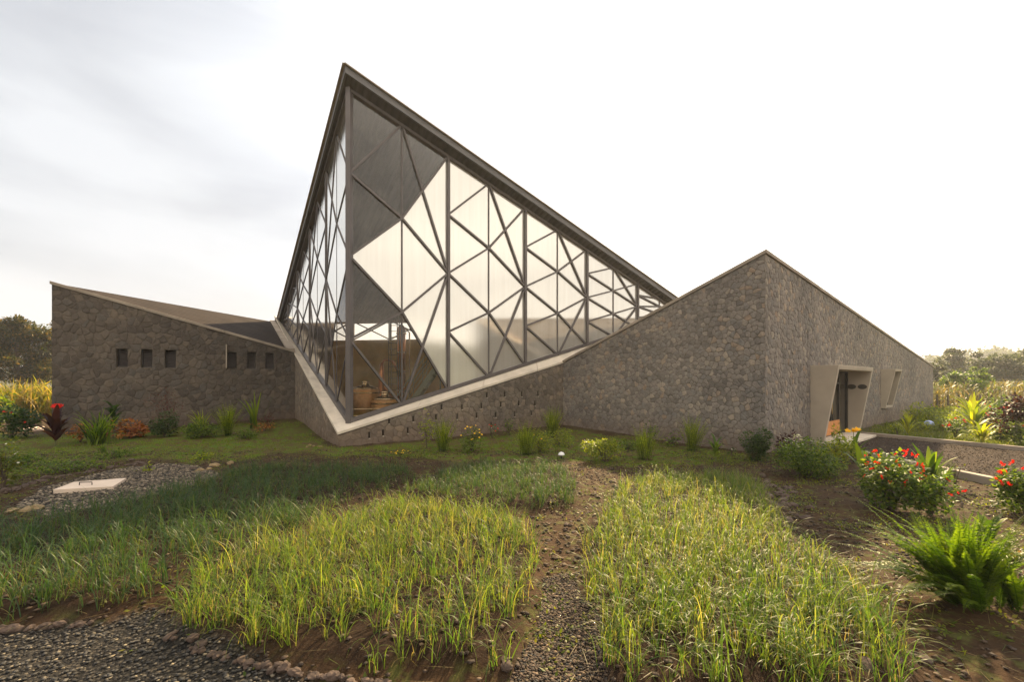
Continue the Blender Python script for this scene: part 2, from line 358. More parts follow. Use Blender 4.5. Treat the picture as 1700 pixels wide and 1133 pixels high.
def polycarb():
    m = bpy.data.materials.new('polycarbonate'); m.use_nodes = True; t = m.node_tree; t.nodes.clear()
    o = N(t, 'ShaderNodeOutputMaterial'); g = N(t, 'ShaderNodeNewGeometry')
    mp_ = N(t, 'ShaderNodeMapping'); mp_.inputs['Scale'].default_value = (9, 9, .05); L(t, g.outputs['Position'], mp_.inputs[0])
    rib = noise(t, mp_.outputs[0], 3, 4, .6)
    mp2 = N(t, 'ShaderNodeMapping'); mp2.inputs['Scale'].default_value = (2.2, 2.2, .08); L(t, g.outputs['Position'], mp2.inputs[0])
    str_ = noise(t, mp2.outputs[0], 2.5, 4, .6)
    bp = N(t, 'ShaderNodeBump'); bp.inputs['Strength'].default_value = .16; bp.inputs['Distance'].default_value = .01; L(t, rib.outputs[0], bp.inputs['Height'])
    df = N(t, 'ShaderNodeBsdfDiffuse'); col = ramp(t, str_.outputs[0], [(.3, (.74,.71,.64)), (.7, (.90,.88,.81))]); L(t, col.outputs[0], df.inputs[0])
    tl = N(t, 'ShaderNodeBsdfTranslucent'); tl.inputs[0].default_value = (.85,.78,.62, 1)
    gl = N(t, 'ShaderNodeBsdfGlossy'); gl.inputs[0].default_value = (.95,.93,.88, 1); gl.inputs['Roughness'].default_value = .07; L(t, bp.outputs[0], gl.inputs['Normal'])
    tr = N(t, 'ShaderNodeBsdfTransparent'); tr.inputs[0].default_value = (.9,.86,.76, 1)
    m1 = N(t, 'ShaderNodeMixShader'); m1.inputs[0].default_value = .36; L(t, df.outputs[0], m1.inputs[1]); L(t, tl.outputs[0], m1.inputs[2])
    m2 = N(t, 'ShaderNodeMixShader'); m2.inputs[0].default_value = .07; L(t, m1.outputs[0], m2.inputs[1]); L(t, tr.outputs[0], m2.inputs[2])
    lw = N(t, 'ShaderNodeFresnel'); lw.inputs[0].default_value = 1.6
    fm = N(t, 'ShaderNodeMath', operation='MULTIPLY_ADD', use_clamp=True); L(t, lw.outputs[0], fm.inputs[0]); fm.inputs[1].default_value = 1.1; fm.inputs[2].default_value = .50
    m3 = N(t, 'ShaderNodeMixShader'); L(t, fm.outputs[0], m3.inputs[0]); L(t, m2.outputs[0], m3.inputs[1]); L(t, gl.outputs[0], m3.inputs[2])
    L(t, m3.outputs[0], o.inputs[0]); return m
M_poly = polycarb()
def clearglass(name='clear_glass', refl=.02, tint=(.86,.82,.74)):
    m = bpy.data.materials.new(name); m.use_nodes = True; t = m.node_tree; t.nodes.clear()
    o = N(t, 'ShaderNodeOutputMaterial'); g = N(t, 'ShaderNodeNewGeometry')
    tr = N(t, 'ShaderNodeBsdfTransparent'); tr.inputs[0].default_value = (*tint, 1)
    gl = N(t, 'ShaderNodeBsdfGlossy'); gl.inputs['Roughness'].default_value = .02
    dirt = noise(t, g.outputs['Position'], 1.1, 6, .7, 1.5)
    df = N(t, 'ShaderNodeBsdfDiffuse'); df.inputs[0].default_value = (.5,.47,.42, 1)
    lw = N(t, 'ShaderNodeFresnel'); lw.inputs[0].default_value = 1.5
    ad = N(t, 'ShaderNodeMath', operation='ADD', use_clamp=True); L(t, lw.outputs[0], ad.inputs[0]); ad.inputs[1].default_value = refl
    m1 = N(t, 'ShaderNodeMixShader'); L(t, ad.outputs[0], m1.inputs[0]); L(t, tr.outputs[0], m1.inputs[1]); L(t, gl.outputs[0], m1.inputs[2])
    dr = N(t, 'ShaderNodeMapRange'); dr.inputs[1].default_value = .4; dr.inputs[2].default_value = .8; dr.inputs[4].default_value = .16; L(t, dirt.outputs[0], dr.inputs[0])
    m2 = N(t, 'ShaderNodeMixShader'); L(t, dr.outputs[0], m2.inputs[0]); L(t, m1.outputs[0], m2.inputs[1]); L(t, df.outputs[0], m2.inputs[2])
    L(t, m2.outputs[0], o.inputs[0]); return m
M_glass = clearglass()

LEAVES = {}
def leafmat(name, stops, trans=.45, rough=.45, objrand=False, dark=.6):
    if name in LEAVES: return LEAVES[name]
    m, t, b, o = mat(name)
    a = N(t, 'ShaderNodeAttribute', attribute_name='rnd')
    src = a.outputs['Fac']
    if objrand:
        oi = N(t, 'ShaderNodeObjectInfo'); s = N(t, 'ShaderNodeMath', operation='MULTIPLY_ADD'); L(t, oi.outputs['Random'], s.inputs[0]); s.inputs[1].default_value = .3
        a2 = N(t, 'ShaderNodeMath', operation='MULTIPLY_ADD', use_clamp=True); L(t, a.outputs['Fac'], a2.inputs[0]); a2.inputs[1].default_value = .85; a2.inputs[2].default_value = -.07
        L(t, a2.outputs[0], s.inputs[2]); src = s.outputs[0]
    r = ramp(t, src, stops); cb_ = mix(t, 1.0, r.outputs[0], (dark, dark, dark), 'MULTIPLY'); L(t, cb_, b.inputs['Base Color']); b.inputs['Roughness'].default_value = rough; b.inputs['Specular IOR Level'].default_value = .22
    tl = N(t, 'ShaderNodeBsdfTranslucent')
    c = mix(t, 1.0, r.outputs[0], (1.6, 1.6, .55), 'MULTIPLY'); L(t, c, tl.inputs[0])
    ms = N(t, 'ShaderNodeMixShader'); ms.inputs[0].default_value = trans; L(t, b.outputs[0], ms.inputs[1]); L(t, tl.outputs[0], ms.inputs[2])
    L(t, ms.outputs[0], o.inputs[0]); LEAVES[name] = m; return m
M_onion = leafmat('onion_leaf', [(0, (.035,.085,.030)), (.35, (.075,.135,.034)), (.55, (.12,.18,.036)), (.74, (.21,.235,.05)), (.86, (.31,.28,.13)), (1, (.34,.25,.13))], .52, .42, True, .75)
M_onion_shaded = leafmat('onion_leaf_shaded', [(0, (.026,.068,.030)), (.4, (.055,.11,.04)), (.62, (.10,.15,.042)), (.78, (.19,.18,.06)), (.88, (.32,.24,.11)), (1, (.26,.16,.08))], .38, .45, True, .65)  # bluer onion leaf, with the shade of its beds darkened into the colour
M_grass = leafmat('grass_blade', [(0, (.08,.15,.010)), (.5, (.14,.21,.014)), (.8, (.22,.22,.03)), (1, (.28,.20,.08))], .4, dark=1.0)
M_weed = leafmat('weed_leaf', [(0, (.07,.12,.012)), (.6, (.16,.19,.018)), (1, (.28,.26,.04))], .4)
M_green = leafmat('green_leaf', [(0, (.03,.065,.010)), (.5, (.08,.14,.016)), (1, (.20,.26,.025))], .45, dark=.85)
M_dkgreen = leafmat('dark_green_leaf', [(0, (.022,.05,.012)), (.6, (.045,.095,.018)), (1, (.08,.14,.02))], .3)
M_lime = leafmat('lime_leaf', [(0, (.10,.15,.012)), (.5, (.20,.25,.02)), (1, (.36,.36,.03))], .5, dark=.9)
M_fern = leafmat('fern_leaf', [(0, (.02,.045,.006)), (.45, (.07,.13,.010)), (1, (.19,.26,.015))], .55, .4, dark=.9)
M_fernb = leafmat('bright_fern_leaf', [(0, (.07,.11,.010)), (.45, (.19,.25,.014)), (1, (.40,.42,.03))], .5, dark=1.0)
M_yellow = leafmat('yellow_leaf', [(0, (.12,.16,.015)), (.5, (.28,.30,.02)), (1, (.45,.42,.03))], .5, dark=.9)
M_purple = leafmat('purple_leaf', [(0, (.03,.010,.014)), (.6, (.06,.018,.022)), (1, (.10,.028,.03))], .3)
M_maroon = leafmat('maroon_leaf', [(0, (.06,.012,.012)), (.6, (.11,.022,.02)), (1, (.17,.04,.03))], .35)
M_orange = leafmat('orange_leaf', [(0, (.22,.07,.02)), (.5, (.45,.15,.06)), (1, (.55,.28,.07))], .35)
M_red = leafmat('red_petal', [(0, (.55,.012,.006)), (1, (.85,.03,.012))], .4, dark=.9)
M_petal = leafmat('yellow_petal', [(0, (.80,.42,.01)), (1, (.9,.65,.02))], .4, dark=.9)
M_white = leafmat('white_petal', [(0, (.6,.58,.5)), (1, (.8,.78,.7))], .3, dark=.9)
M_dry = leafmat('dry_stalk', [(0, (.08,.07,.03)), (.3, (.16,.13,.06)), (.5, (.27,.19,.09)), (.65, (.18,.16,.06)), (.8, (.11,.14,.04)), (1, (.07,.11,.03))], .4)
M_tree_hazed = leafmat('tree_leaf_hazed', [(0, (.035,.05,.022)), (.6, (.065,.088,.04)), (1, (.12,.13,.06))], .35)  # paled and greyed so distance haze is carried in the leaf colour
M_gold = leafmat('golden_leaf', [(0, (.02,.03,.010)), (.5, (.05,.06,.015)), (.8, (.12,.09,.02)), (1, (.22,.13,.03))], .4)
M_bark = plain('bark', (.09,.065,.045), .9, 0, .3, 9, .6)
M_stem = plain('green_stem', (.10,.11,.035), .7, 0, .2, 9, .2)
M_rock = plain('field_stone', (.075,.050,.038), .9, 0, .35, 9, .8)
M_rock_pale = plain('pale_stone', (.24,.17,.085), .9, 0, .25, 9, .8)

# ------------------------------------------------------------------ plan of the building, from three vanishing points
dR = np.array([1060., 725.]); dR /= np.linalg.norm(dR)
dL = np.array([-496., 725.]); dL /= np.linalg.norm(dL)
C0 = np.array([-4.50, 12.08])
nR = -dL; nL = -dR                     # outward from the two glass faces
def onR(s): return C0+dR*s
def onL(s): return C0+dL*s
BAY = 3.0
def ztopR(s): return 9.83-.315*s
def zbotR(s): return .66+.291*s
def ztopL(s): return 9.83-.415*s
def zbotL(s): return .66+.316*s
# calibrated from the picture
pa = hit(580, 149, C0, dR); pb = hit(1098, 499, C0, dR); sb = np.dot(pb[:2]-C0, dR)
qa = hit(582, 702, C0, dR); qb = hit(872, 607, C0, dR); sq = np.dot(qb[:2]-C0, dR)
def ztopR(s): return pa[2]+(pb[2]-pa[2])*s/sb
def zbotR(s): return qa[2]+(qb[2]-qa[2])*s/sq
la = hit(541, 238, C0, dL); sla = np.dot(la[:2]-C0, dL)
slt = (hit(493, 452, C0, dL)[2]-pa[2])/np.dot(hit(493, 452, C0, dL)[:2]-C0, dL)
def ztopL(s): return pa[2]+slt*s
lb = hit(500, 584, C0, dL); slb = np.dot(lb[:2]-C0, dL)
def zbotL(s): return qa[2]+(lb[2]-qa[2])*s/slb
endR = (pa[2]-qa[2])/((zbotR(1)-zbotR(0))-(ztopR(1)-ztopR(0)))
endL = (pa[2]-qa[2])/((zbotL(1)-zbotL(0))-(ztopL(1)-ztopL(0)))
wL, wR = .36, .33
TIP = C0+nL*wL+nR*wR
J = hit(490, 700, TIP, dL)[:2]
P = hit(935, 700, TIP, dR)[:2]
A = J+np.array([-.875, -.485])*7.16
tA = hit(86, 467, A, J-A); A = tA[:2]; zA = tA[2]; zJ = hit(489, 582, A, J-A)[2]
dA = np.array([-600., 725.]); dA /= np.linalg.norm(dA)     # right wing, short face, running away to the left
dB = np.array([876., 725.]); dB /= np.linalg.norm(dB)      # right wing, long face, running away to the right
# K on the sight line x=1270 and on the line through P along dA
r_ = ray(1270, 600)[:2]; Mx = np.array([[r_[0], dA[0]], [r_[1], dA[1]]]); kt, ks = np.linalg.solve(Mx, P); K = r_*kt
zK = hit(1270, 415, K, dA)[2]; zP = hit(935, 599, K, dA)[2]
E = hit(1549, 608, K, dB); zE = E[2]; E = E[:2]
print('K', K, zK, 'P', P, zP, 'E', E, zE, 'A', A, zA, 'J', J, zJ, 'endR', endR, 'endL', endL, 'TIP', TIP)
FE = onR(endR); zF = float(zbotR(endR)); LE = onL(endL); zL = float(zbotL(endL))

def v3(p, z): return (float(p[0]), float(p[1]), float(z))
def wall(p, q, zp, zq, th, inward, name, m, parent, zb=-.6):
    i = np.array(inward)*th; b = MB()
    b.hexa([v3(p, zb), v3(q, zb), v3(q+i, zb), v3(p+i, zb)], [v3(p, zp), v3(q, zq), v3(q+i, zq), v3(p+i, zp)])
    return b.build(name, m, parent)
def capstrip(po, qo, pi, qi, zpo, zqo, zpi, zqi, th, name, m, parent):
    b = MB(); po, qo, pi, qi = [np.array(k, float) for k in (po, qo, pi, qi)]
    n = max(1, int(round(np.linalg.norm(qo-po)/2.1))); g = .005/max(.5, np.linalg.norm(qo-po)); rs = np.random.default_rng(len(name)+n)
    for k in range(n):       # cast lengths with open joints
        a, c = k/n+(g if k else 0), (k+1)/n-(g if k < n-1 else 0); dz = rs.uniform(-.003, .003) if n > 1 else 0
        f = lambda u, v, t_: u+(v-u)*t_
        P4 = [(f(po, qo, a), f(zpo, zqo, a)), (f(po, qo, c), f(zpo, zqo, c)), (f(pi, qi, c), f(zpi, zqi, c)), (f(pi, qi, a), f(zpi, zqi, a))]
        b.hexa([v3(p_, z_-th+dz) for p_, z_ in P4], [v3(p_, z_+dz) for p_, z_ in P4])
    return b.build(name, m, parent, bevel=.008)

# ---- glass hall
hall = empty('glass_hall', v3(TIP, .05), label='tall triangular hall with glazed lattice faces rising to one sharp roof corner', cat='building')
def own(o):       # parts keep their world place under the thing's base
    o.matrix_parent_inverse = o.parent.matrix_basis.inverted(); return o
_link = link
def link(name, me, mat=None, parent=None):
    o = _link(name, me, mat, parent)
    if parent is not None:
        p = parent
        M = p.matrix_basis.copy()
        pp = p.parent
        while pp is not None: M = pp.matrix_basis @ p.matrix_parent_inverse @ M if False else M; pp = pp.parent
        if p.type == 'EMPTY': o.matrix_parent_inverse = p.matrix_basis.inverted()
    return o
zt = float(qa[2])
outT = .25            # how far the coping falls outward on the right face
zTip = hit(562, 718, TIP, dR)[2]
zPo = hit(935, 600, TIP, dR)[2]
zJo = hit(489, 586, TIP, dL)[2]
# stone base walls, mitred at the tip
b = MB(); inn = C0
sJ = np.dot(J-TIP, dL); sP = np.dot(P-TIP, dR)
def baseprism(p, q, pi, qi, zp, zq, zpi, zqi, name, m):
    b = MB(); b.hexa([v3(p, -.6), v3(q, -.6), v3(qi, -.6), v3(pi, -.6)], [v3(p, zp), v3(q, zq), v3(qi, zqi), v3(pi, zpi)]); return b.build(name, m, hall)
zLE_o = float(zJo+(zJo-zTip)/sJ*(endL+.33-sJ))
LO = TIP+dL*(endL+.33)
wl = baseprism(TIP, LO, C0, LE, zTip-.09, zLE_o-.09, zt-.09, zL-.09, 'base_wall', M_stone_base)
sFE = endR+.36
zFo = float(zPo+(zPo-zTip)/sP*(sFE-sP)); FO = TIP+dR*sFE
wr = baseprism(C0, FE, TIP, FO, zt-.09, zF-.09, zTip-.09, zFo-.09, 'base_wall', M_stone_base)
wr.data.flip_normals(); wr.data.update()
# row of weep slots, real openings
slots_px = [(647,717),(677,714),(732,711),(752,701),(785,697),(822,694),(857,692),(886,691),(915,689),(887,689),(691,692),(768,695),(799,676),(732,680),(760,693),(799,676),(830,674),(860,672),(889,671),(808,656),(838,655),(866,654),(893,653),(675,715),(613,723),(638,721),(815,706)]
slots_px = [(613,723),(636,719),(677,715),(646,699),(686,696),(724,693),(759,692),(733,676),(767,676),(799,674),(831,672),(861,670),(888,670),(808,656),(838,655),(866,655),(893,654),(791,690),(823,689),(854,688),(882,686),(815,706)]
cb = MB(); slot_pts = []
for sx_, sy_ in slots_px:
    p = hit(sx_, sy_, TIP, dR); slot_pts.append(p)
    cc = p[:2]-nR*.1
    cb.box((cc[0], cc[1], p[2]), (.05, .3, .17), math.atan2(dR[1], dR[0]))
try: cut(wr, cb)
except Exception as e: print('cut fail', e)
hol = [(float(np.dot(p[:2]-TIP, dR))-.032, float(np.dot(p[:2]-TIP, dR))+.032, p[2]-.085, p[2]+.085) for p in slot_pts]
stones(wr, TIP, dR, nR, sP, zTip-.1, zPo-.1, .175, hol, M_fbase, zb=-.3, seed=2)
stones(wl, TIP, dL, nL, sJ, zTip-.1, zJo-.1, .175, [], M_fbase, zb=-.3, seed=3)
for p in slot_pts:
    s_ = MB(); c_ = p[:2]+nR*.012
    s_.box((c_[0], c_[1], p[2]-.098), (.05, .03, .02), math.atan2(dR[1], dR[0])); s_.build('slot_sill', M_conc_warm, hall)
ov = .03
TO = TIP+nL*ov+nR*ov
capstrip(TO, LO+nL*ov, C0, LE, zTip, zLE_o, zt, zL, .08, 'coping', M_conc, hall)
c2 = capstrip(C0, FE, TO, FO+nR*ov, zt, zF, zTip, zFo, .075, 'coping', M_conc, hall)
c2.data.flip_normals()

def facade(on, zt_, zb_, end, nrm, dirv, nbays, which):
    dk = 1.0 if which == 'R' else .35
    def pt(s, f):
        s = min(s, end); return np.array([*on(s), zb_(s)+(zt_(s)-zb_(s))*f])
    n3 = (float(nrm[0]), float(nrm[1]), 0)
    rail = MB()
    rail.beam(pt(0, 0)+[0,0,.05], pt(end, 0)+[0,0,.05], .11, .15, n3, .0); rail.build('bottom_rail', M_frame, hall)
    rail = MB(); rail.beam(pt(0, 1)-[0,0,.03], pt(end, 1)-[0,0,.03], .08, .15, n3, .0); rail.build('top_rail', M_frame, hall)
    for i in range(nbays):
        a, m, b_ = i*BAY, (i+.5)*BAY, (i+1)*BAY
        if a >= end-.1: break
        if b_ < end-.3:
            p_ = MB(); p_.beam(pt(b_, 0), pt(b_, 1), .085 if which == 'R' else .07, .15*dk, n3, .01); p_.build('post', M_frame, hall)
        if m < end-.3:
            p_ = MB(); p_.beam(pt(m, 0), pt(m, 1), .042, .06*dk, n3, -.005); p_.build('mullion', M_frame, hall)
        br = MB(); bb = min(b_, end); mm = min(m, end)
        for (s1, f1, s2, f2) in ((mm,1,a,.75),(a,.75,mm,.667),(bb,1,mm,.667),(mm,.667,a,.5),(mm,1,bb,.5),(mm,.667,bb,.5),(a,.5,mm,.333),(bb,.5,mm,.333),(mm,.333,a,.25),(mm,.333,bb,0),(bb,.5,mm,0),(a,.25,mm,0)):
            p1, p2 = pt(s1, f1), pt(s2, f2)
            if np.linalg.norm(p1-p2) < .3: continue
            br.beam(p1, p2, .061 if which == 'R' else .044, (.085+.003*len(br.v)/8*.3)*dk, n3, .015*dk)
        br.build('brace', M_frame, hall)
        def sheet(pts, name, m_):
            me = bpy.data.meshes.new(name); me.from_pydata([tuple(map(float, q)) for q in pts], [], [tuple(range(len(pts)))]); me.update()
            return link(name, me, m_, hall)
        if i == 0:
            sheet([pt(b_,1), pt(m,.667), pt(a,.5), pt(m,.333), pt(b_,0)], 'translucent_panel', M_poly)
            sheet([pt(a,1), pt(b_,1), pt(m,.667), pt(a,.5)], 'glass_pane' if which == 'R' else 'translucent_panel', M_glass if which == 'R' else M_poly)
            sheet([pt(a,.5), pt(m,.333), pt(b_,0), pt(a,0)], 'glass_pane', M_glass)
        else:
            sheet([pt(a,0), pt(bb,0), pt(bb,1), pt(a,1)], 'translucent_panel', M_poly)
facade(onR, ztopR, zbotR, endR-.05, nR, dR, 6, 'R')
facade(onL, ztopL, zbotL, endL-.05, nL, dL, 5, 'L')
cp = MB(); cp.beam(v3(C0, zt-.02), v3(C0, ztopR(0)+.05), .15, .15, (-.26, -1, 0)); cp.build('corner_post', M_frame, hall, bevel=.006)
# roof: one plane, raised at the corner, cut along the back
def zroof(p):
    q = np.array(p)-C0; return float(ztopR(0)+.02+(ztopR(1)-ztopR(0))*np.dot(q, dR)+(ztopL(1)-ztopL(0))*np.dot(q, dL))
oL, oR = .15, .33
RA = C0+nL*oL+nR*oR; RB = onR(endR+1.0)+nR*oR; RC = onL(endL+.35)+nL*oL
def slab(pts, th, lift, name, m):
    b = MB(); n = len(pts)
    vs = [v3(p, zroof(p)+lift) for p in pts]+[v3(p, zroof(p)+lift+th) for p in pts]
    b.add(vs, [tuple(reversed(range(n))), tuple(range(n, 2*n))]+[(i, (i+1) % n, n+(i+1) % n, n+i) for i in range(n)]); return b.build(name, m, hall)
slab([RA, RB, RC], .03, .004, 'soffit', M_soffit)
slab([RA+nL*-.03+nR*-.03, RB-nR*.03, RC-nL*.03], .10, .036, 'roof_deck', M_dark)
def fascia(p, q, n_, name):
    b = MB(); i = n_*.05
    b.hexa([v3(p, zroof(p)-.03), v3(q, zroof(q)-.03), v3(q-i, zroof(q)-.03), v3(p-i, zroof(p)-.03)], [v3(p, zroof(p)+.17), v3(q, zroof(q)+.17), v3(q-i, zroof(q)+.17), v3(p-i, zroof(p)+.17)])
    return b.build(name, M_fascia, hall)
fascia(RA+nR*.05+nL*.05, RB+nR*.05, nR, 'fascia'); fascia(RA+nR*.0+nL*.055, RC+nL*.055, nL, 'fascia')
b = MB(); p, q = RA+nR*.07+nL*.08, RB+nR*.07; b.beam(v3(p, zroof(p)+.17), v3(q, zroof(q)+.17), .09, .03, (0, 0, 1)); b.build('roof_cap', M_conc_warm, hall)
b = MB(); p, q = RA+nR*.07+nL*.08, RC+nL*.08; b.beam(v3(p, zroof(p)+.175), v3(q, zroof(q)+.175), .09, .03, (0, 0, 1)); b.build('roof_cap', M_conc_warm, hall)
# back wall with an open trussed clerestory under the roof edge
bk = (FE-LE)/np.linalg.norm(FE-LE); bn = np.array([bk[1], -bk[0]]); zb_top = 4.0
wall(LE, FE, zb_top, zb_top, .25, -bn, 'back_wall', M_wallin, hall)
Lb = np.linalg.norm(FE-LE); nt_ = 10
tr = MB(); n3 = (float(bn[0]), float(bn[1]), 0)
for i in range(nt_+1):
    p = LE+bk*Lb*i/nt_; tr.beam(v3(p, zb_top), v3(p, zroof(p)), .09, .09, n3)
    if i < nt_:
        q = LE+bk*Lb*(i+1)/nt_
        tr.beam(v3(p, zb_top), v3(q, zroof(q)), .06, .06, n3, .05); tr.beam(v3(p, zroof(p)), v3(q, zb_top), .06, .06, n3, .12)
tr.build('roof_truss', M_frame, hall)
b = MB(); b.add([v3(C0, .25), v3(FE, .25), v3(LE, .25), v3(C0, .2), v3(FE, .2), v3(LE, .2)], [(0,1,2), (5,4,3), (0,3,4,1), (1,4,5,2), (2,5,3,0)]); b.build('floor_slab', M_floor, hall)

# ---- left stone wing
dW = (J-A)/np.linalg.norm(J-A); inW = np.array([-dW[1], dW[0]])
left = empty('stone_wing', v3(A, 0), label='long low rubble wing with six small louvred windows and a dark sloping roof', cat='building')
lw_ = wall(A, J, zA-.1, zJ-.1, .45, inW, 'front_wall', M_stone_dark, left)
wins = [(193,212,579,610),(234,253,580,611),(273.5,292,581.5,611.5),(377,393,585,612.5),(410,424.5,585,613),(440.5,455,586,613.5)]
cb = MB(); wp = []
for x0, x1, y0, y1 in wins:
    a_, b_ = hit(x0, y0, A, dW), hit(x1, y1, A, dW); wd = np.linalg.norm(b_[:2]-a_[:2]); mid = (a_[:2]+b_[:2])/2
    zz0, zz1 = b_[2], a_[2]; wp.append((mid, wd, zz0, zz1))
    cb.box((mid[0]+inW[0]*.05, mid[1]+inW[1]*.05, (zz0+zz1)/2), (wd, .4, zz1-zz0), math.atan2(dW[1], dW[0]))
cut(lw_, cb)
angW = math.atan2(dW[1], dW[0])
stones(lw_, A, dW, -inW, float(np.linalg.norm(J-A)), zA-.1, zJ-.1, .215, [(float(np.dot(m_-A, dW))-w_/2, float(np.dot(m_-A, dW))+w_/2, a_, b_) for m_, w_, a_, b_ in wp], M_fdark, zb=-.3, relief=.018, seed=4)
for i, (mid, wd, z0, z1) in enumerate(wp):
    c_ = mid+inW*.2
    f = MB(); t_ = .035
    for sx in (-1, 1): q = c_+dW*(wd/2-t_/2)*sx; f.box((q[0], q[1], (z0+z1)/2), (t_, .05, z1-z0-.004), angW)
    for zz in (z0+t_/2, z1-t_/2): f.box((c_[0], c_[1], zz), (wd-2*t_, .05, t_-.004), angW)
    wo = f.build('window', M_dark, left)
    lv = MB(); n_ = 9; cc = c_+inW*.03
    for k in range(n_):
        zz = z0+t_+(z1-z0-2*t_)*(k+.5)/n_
        d0, d1 = cc-inW*.03, cc+inW*.03
        h_ = dW*(wd/2-t_)
        lv.hexa([v3(d0-h_, zz-.03), v3(d0+h_, zz-.03), v3(d1+h_, zz+.024), v3(d1-h_, zz+.024)], [v3(d0-h_, zz-.024), v3(d0+h_, zz-.024), v3(d1+h_, zz+.03), v3(d1-h_, zz+.03)])
    lv.build('louvre', M_frame, wo)
    if i == 3:   # one casement swung open
        q = mid-dW*(wd/2-.01); e = q-inW*.30-dW*.03
        cs = MB(); cs.beam(v3((q+e)/2, z0+.02), v3((q+e)/2, z1+.28), .03, .30, (float(-inW[0]), float(-inW[1]), 0)); cs.build('casement', M_conc_warm, wo)
wall(LE+dW*.3+inW*.2, A+inW*.46+dW*.02, zL-.25, zA-.25, .3, dW, 'rear_wall', M_stone_dark, left)
# roof of three planes meeting the coping
b = MB(); Ai, Ji = A+inW*.3, J+inW*.3+dL*.3
LEi = LE+dL*.2
def rp(p, z): return v3(p, z)
cenp = (Ai+Ji+LEi)/3
b.add([rp(Ai, zA-.02), rp(Ji, zJ+.0), rp(LEi, zL+.03), rp(Ai, zA-.14), rp(Ji, zJ-.12), rp(LEi, zL-.1)], [(0,1,2), (5,4,3), (0,3,4,1), (1,4,5,2), (2,5,3,0)])
b.build('roof', M_roof, left)
capstrip(A-inW*.05-dW*.04, J-inW*.05, A+inW*.42-dW*.04, J+inW*.42, zA, zJ, zA, zJ, .10, 'coping', M_conc_dark, left)
g1 = MB(); g1.beam(v3(J+inW*.3+nL*.15, zJ+.05), v3(LE+nL*.45, zL+.1), .30, .08, (0, 0, 1)); g1.build('gutter', M_conc_dark, left)

# ---- right stone wing
right = empty('stone_wing', v3(K, 0), label='rubble wing rising to a sharp corner, with a hooded entrance and hooded window', cat='building')
inA = np.array([dB[0], dB[1]]); inB = np.array([dA[0], dA[1]])
def zAB(s): return zK+(zE-zK)*s/np.linalg.norm(E-K)
# face A and face B as one mitred stone shell
b = MB(); th = .45
lenA = np.linalg.norm(P-K); lenB = np.linalg.norm(E-K)
Ki = K+dB*th+dA*th; Pi = P+dB*th; Ei = E+dA*th
mz = .1
b.hexa([v3(K, -.6), v3(Ki, -.6), v3(Pi, -.6), v3(P, -.6)], [v3(K, zK-mz), v3(Ki, zK-mz), v3(Pi, zP-mz), v3(P, zP-mz)])
fa = b.build('side_wall', M_stone, right)
b = MB(); b.hexa([v3(K, -.6), v3(E, -.6), v3(Ei, -.6), v3(Ki, -.6)], [v3(K, zK-mz), v3(E, zE-mz), v3(Ei, zE-mz), v3(Ki, zK-mz)])
fb = b.build('entrance_wall', M_stone, right)
nB = -dA
def hood(x_wall, dt, db, width, ztop, zbot, name, door):
    p0 = hit(x_wall, 640, K, dB)[:2]
    def q(u, d, z): return v3(p0+dB*u+nB*d, z)
    dep = .42; tk = .13
    return p0, q, tk
# door hood
p0 = hit(1345, 640, K, dB)[:2]
def mkhood(p0, dt, db, W, z0, z1, tk, parent, name, floor):
    o_ = MB()
    def q(u, d, z): return v3(p0+dB*u+nB*d, z)
    bk_ = -.44
    def dd(z): return db+(dt-db)*(z-z0)/(z1-z0)
    # two cheeks, head, and sill where there is one
    for u0, u1 in ((0, tk), (W-tk, W)):
        o_.hexa([q(u0, bk_, z0), q(u0, dd(z0), z0), q(u1, dd(z0), z0), q(u1, bk_, z0)], [q(u0, bk_, z1), q(u0, dt, z1), q(u1, dt, z1), q(u1, bk_, z1)])
    o_.hexa([q(tk, bk_, z1-tk), q(tk, dd(z1-tk), z1-tk), q(W-tk, dd(z1-tk), z1-tk), q(W-tk, bk_, z1-tk)], [q(tk, bk_, z1), q(tk, dt, z1), q(W-tk, dt, z1), q(W-tk, bk_, z1)])
    if floor: o_.hexa([q(tk, bk_, z0), q(tk, db, z0), q(W-tk, db, z0), q(W-tk, bk_, z0)], [q(tk, bk_, z0+tk), q(tk, dd(z0+tk), z0+tk), q(W-tk, dd(z0+tk), z0+tk), q(W-tk, bk_, z0+tk)])
    for i in range(len(o_.f)): o_.f[i] = tuple(reversed(o_.f[i]))
    ob = o_.build(name, M_conc_warm, parent, bevel=.01)
    return ob, q
DW, DZ = 4.05, 2.28
pw = hit(1462, 640, K, dB)[:2]; WW = 1.4
cb = MB()
for pp, W_, z0, z1 in ((p0, DW, -.7, DZ), (pw, WW, .66, 2.33)):
    a_, b_ = pp+dB*.004+nB*.2, pp+dB*(W_-.004)+nB*.2; i_ = -nB*.9
    cb.hexa([v3(a_, z0+.004), v3(b_, z0+.004), v3(b_+i_, z0+.004), v3(a_+i_, z0+.004)], [v3(a_, z1-.004), v3(b_, z1-.004), v3(b_+i_, z1-.004), v3(a_+i_, z1-.004)])
cut(fb, cb)
ud, uw = float(np.dot(p0-K, dB)), float(np.dot(pw-K, dB))
stones(fb, K, dB, nB, float(lenB), zK-.1, zE-.1, .15, [(ud, ud+DW, -.7, DZ), (uw, uw+WW, .66, 2.33)], M_fgrey, zb=-.4, seed=5)
stones(fa, K, dA, -dB, float(lenA), zK-.1, zP-.1, .135, [], M_fgrey, zb=-.3, seed=6)
dh, q = mkhood(p0, .70, .33, DW, 0.0, DZ, .13, right, 'door_hood', False)
wh, qw = mkhood(pw, .49, .16, WW, .66, 2.33, .10, right, 'window_hood', True)
wh.modifiers.clear() if False else None
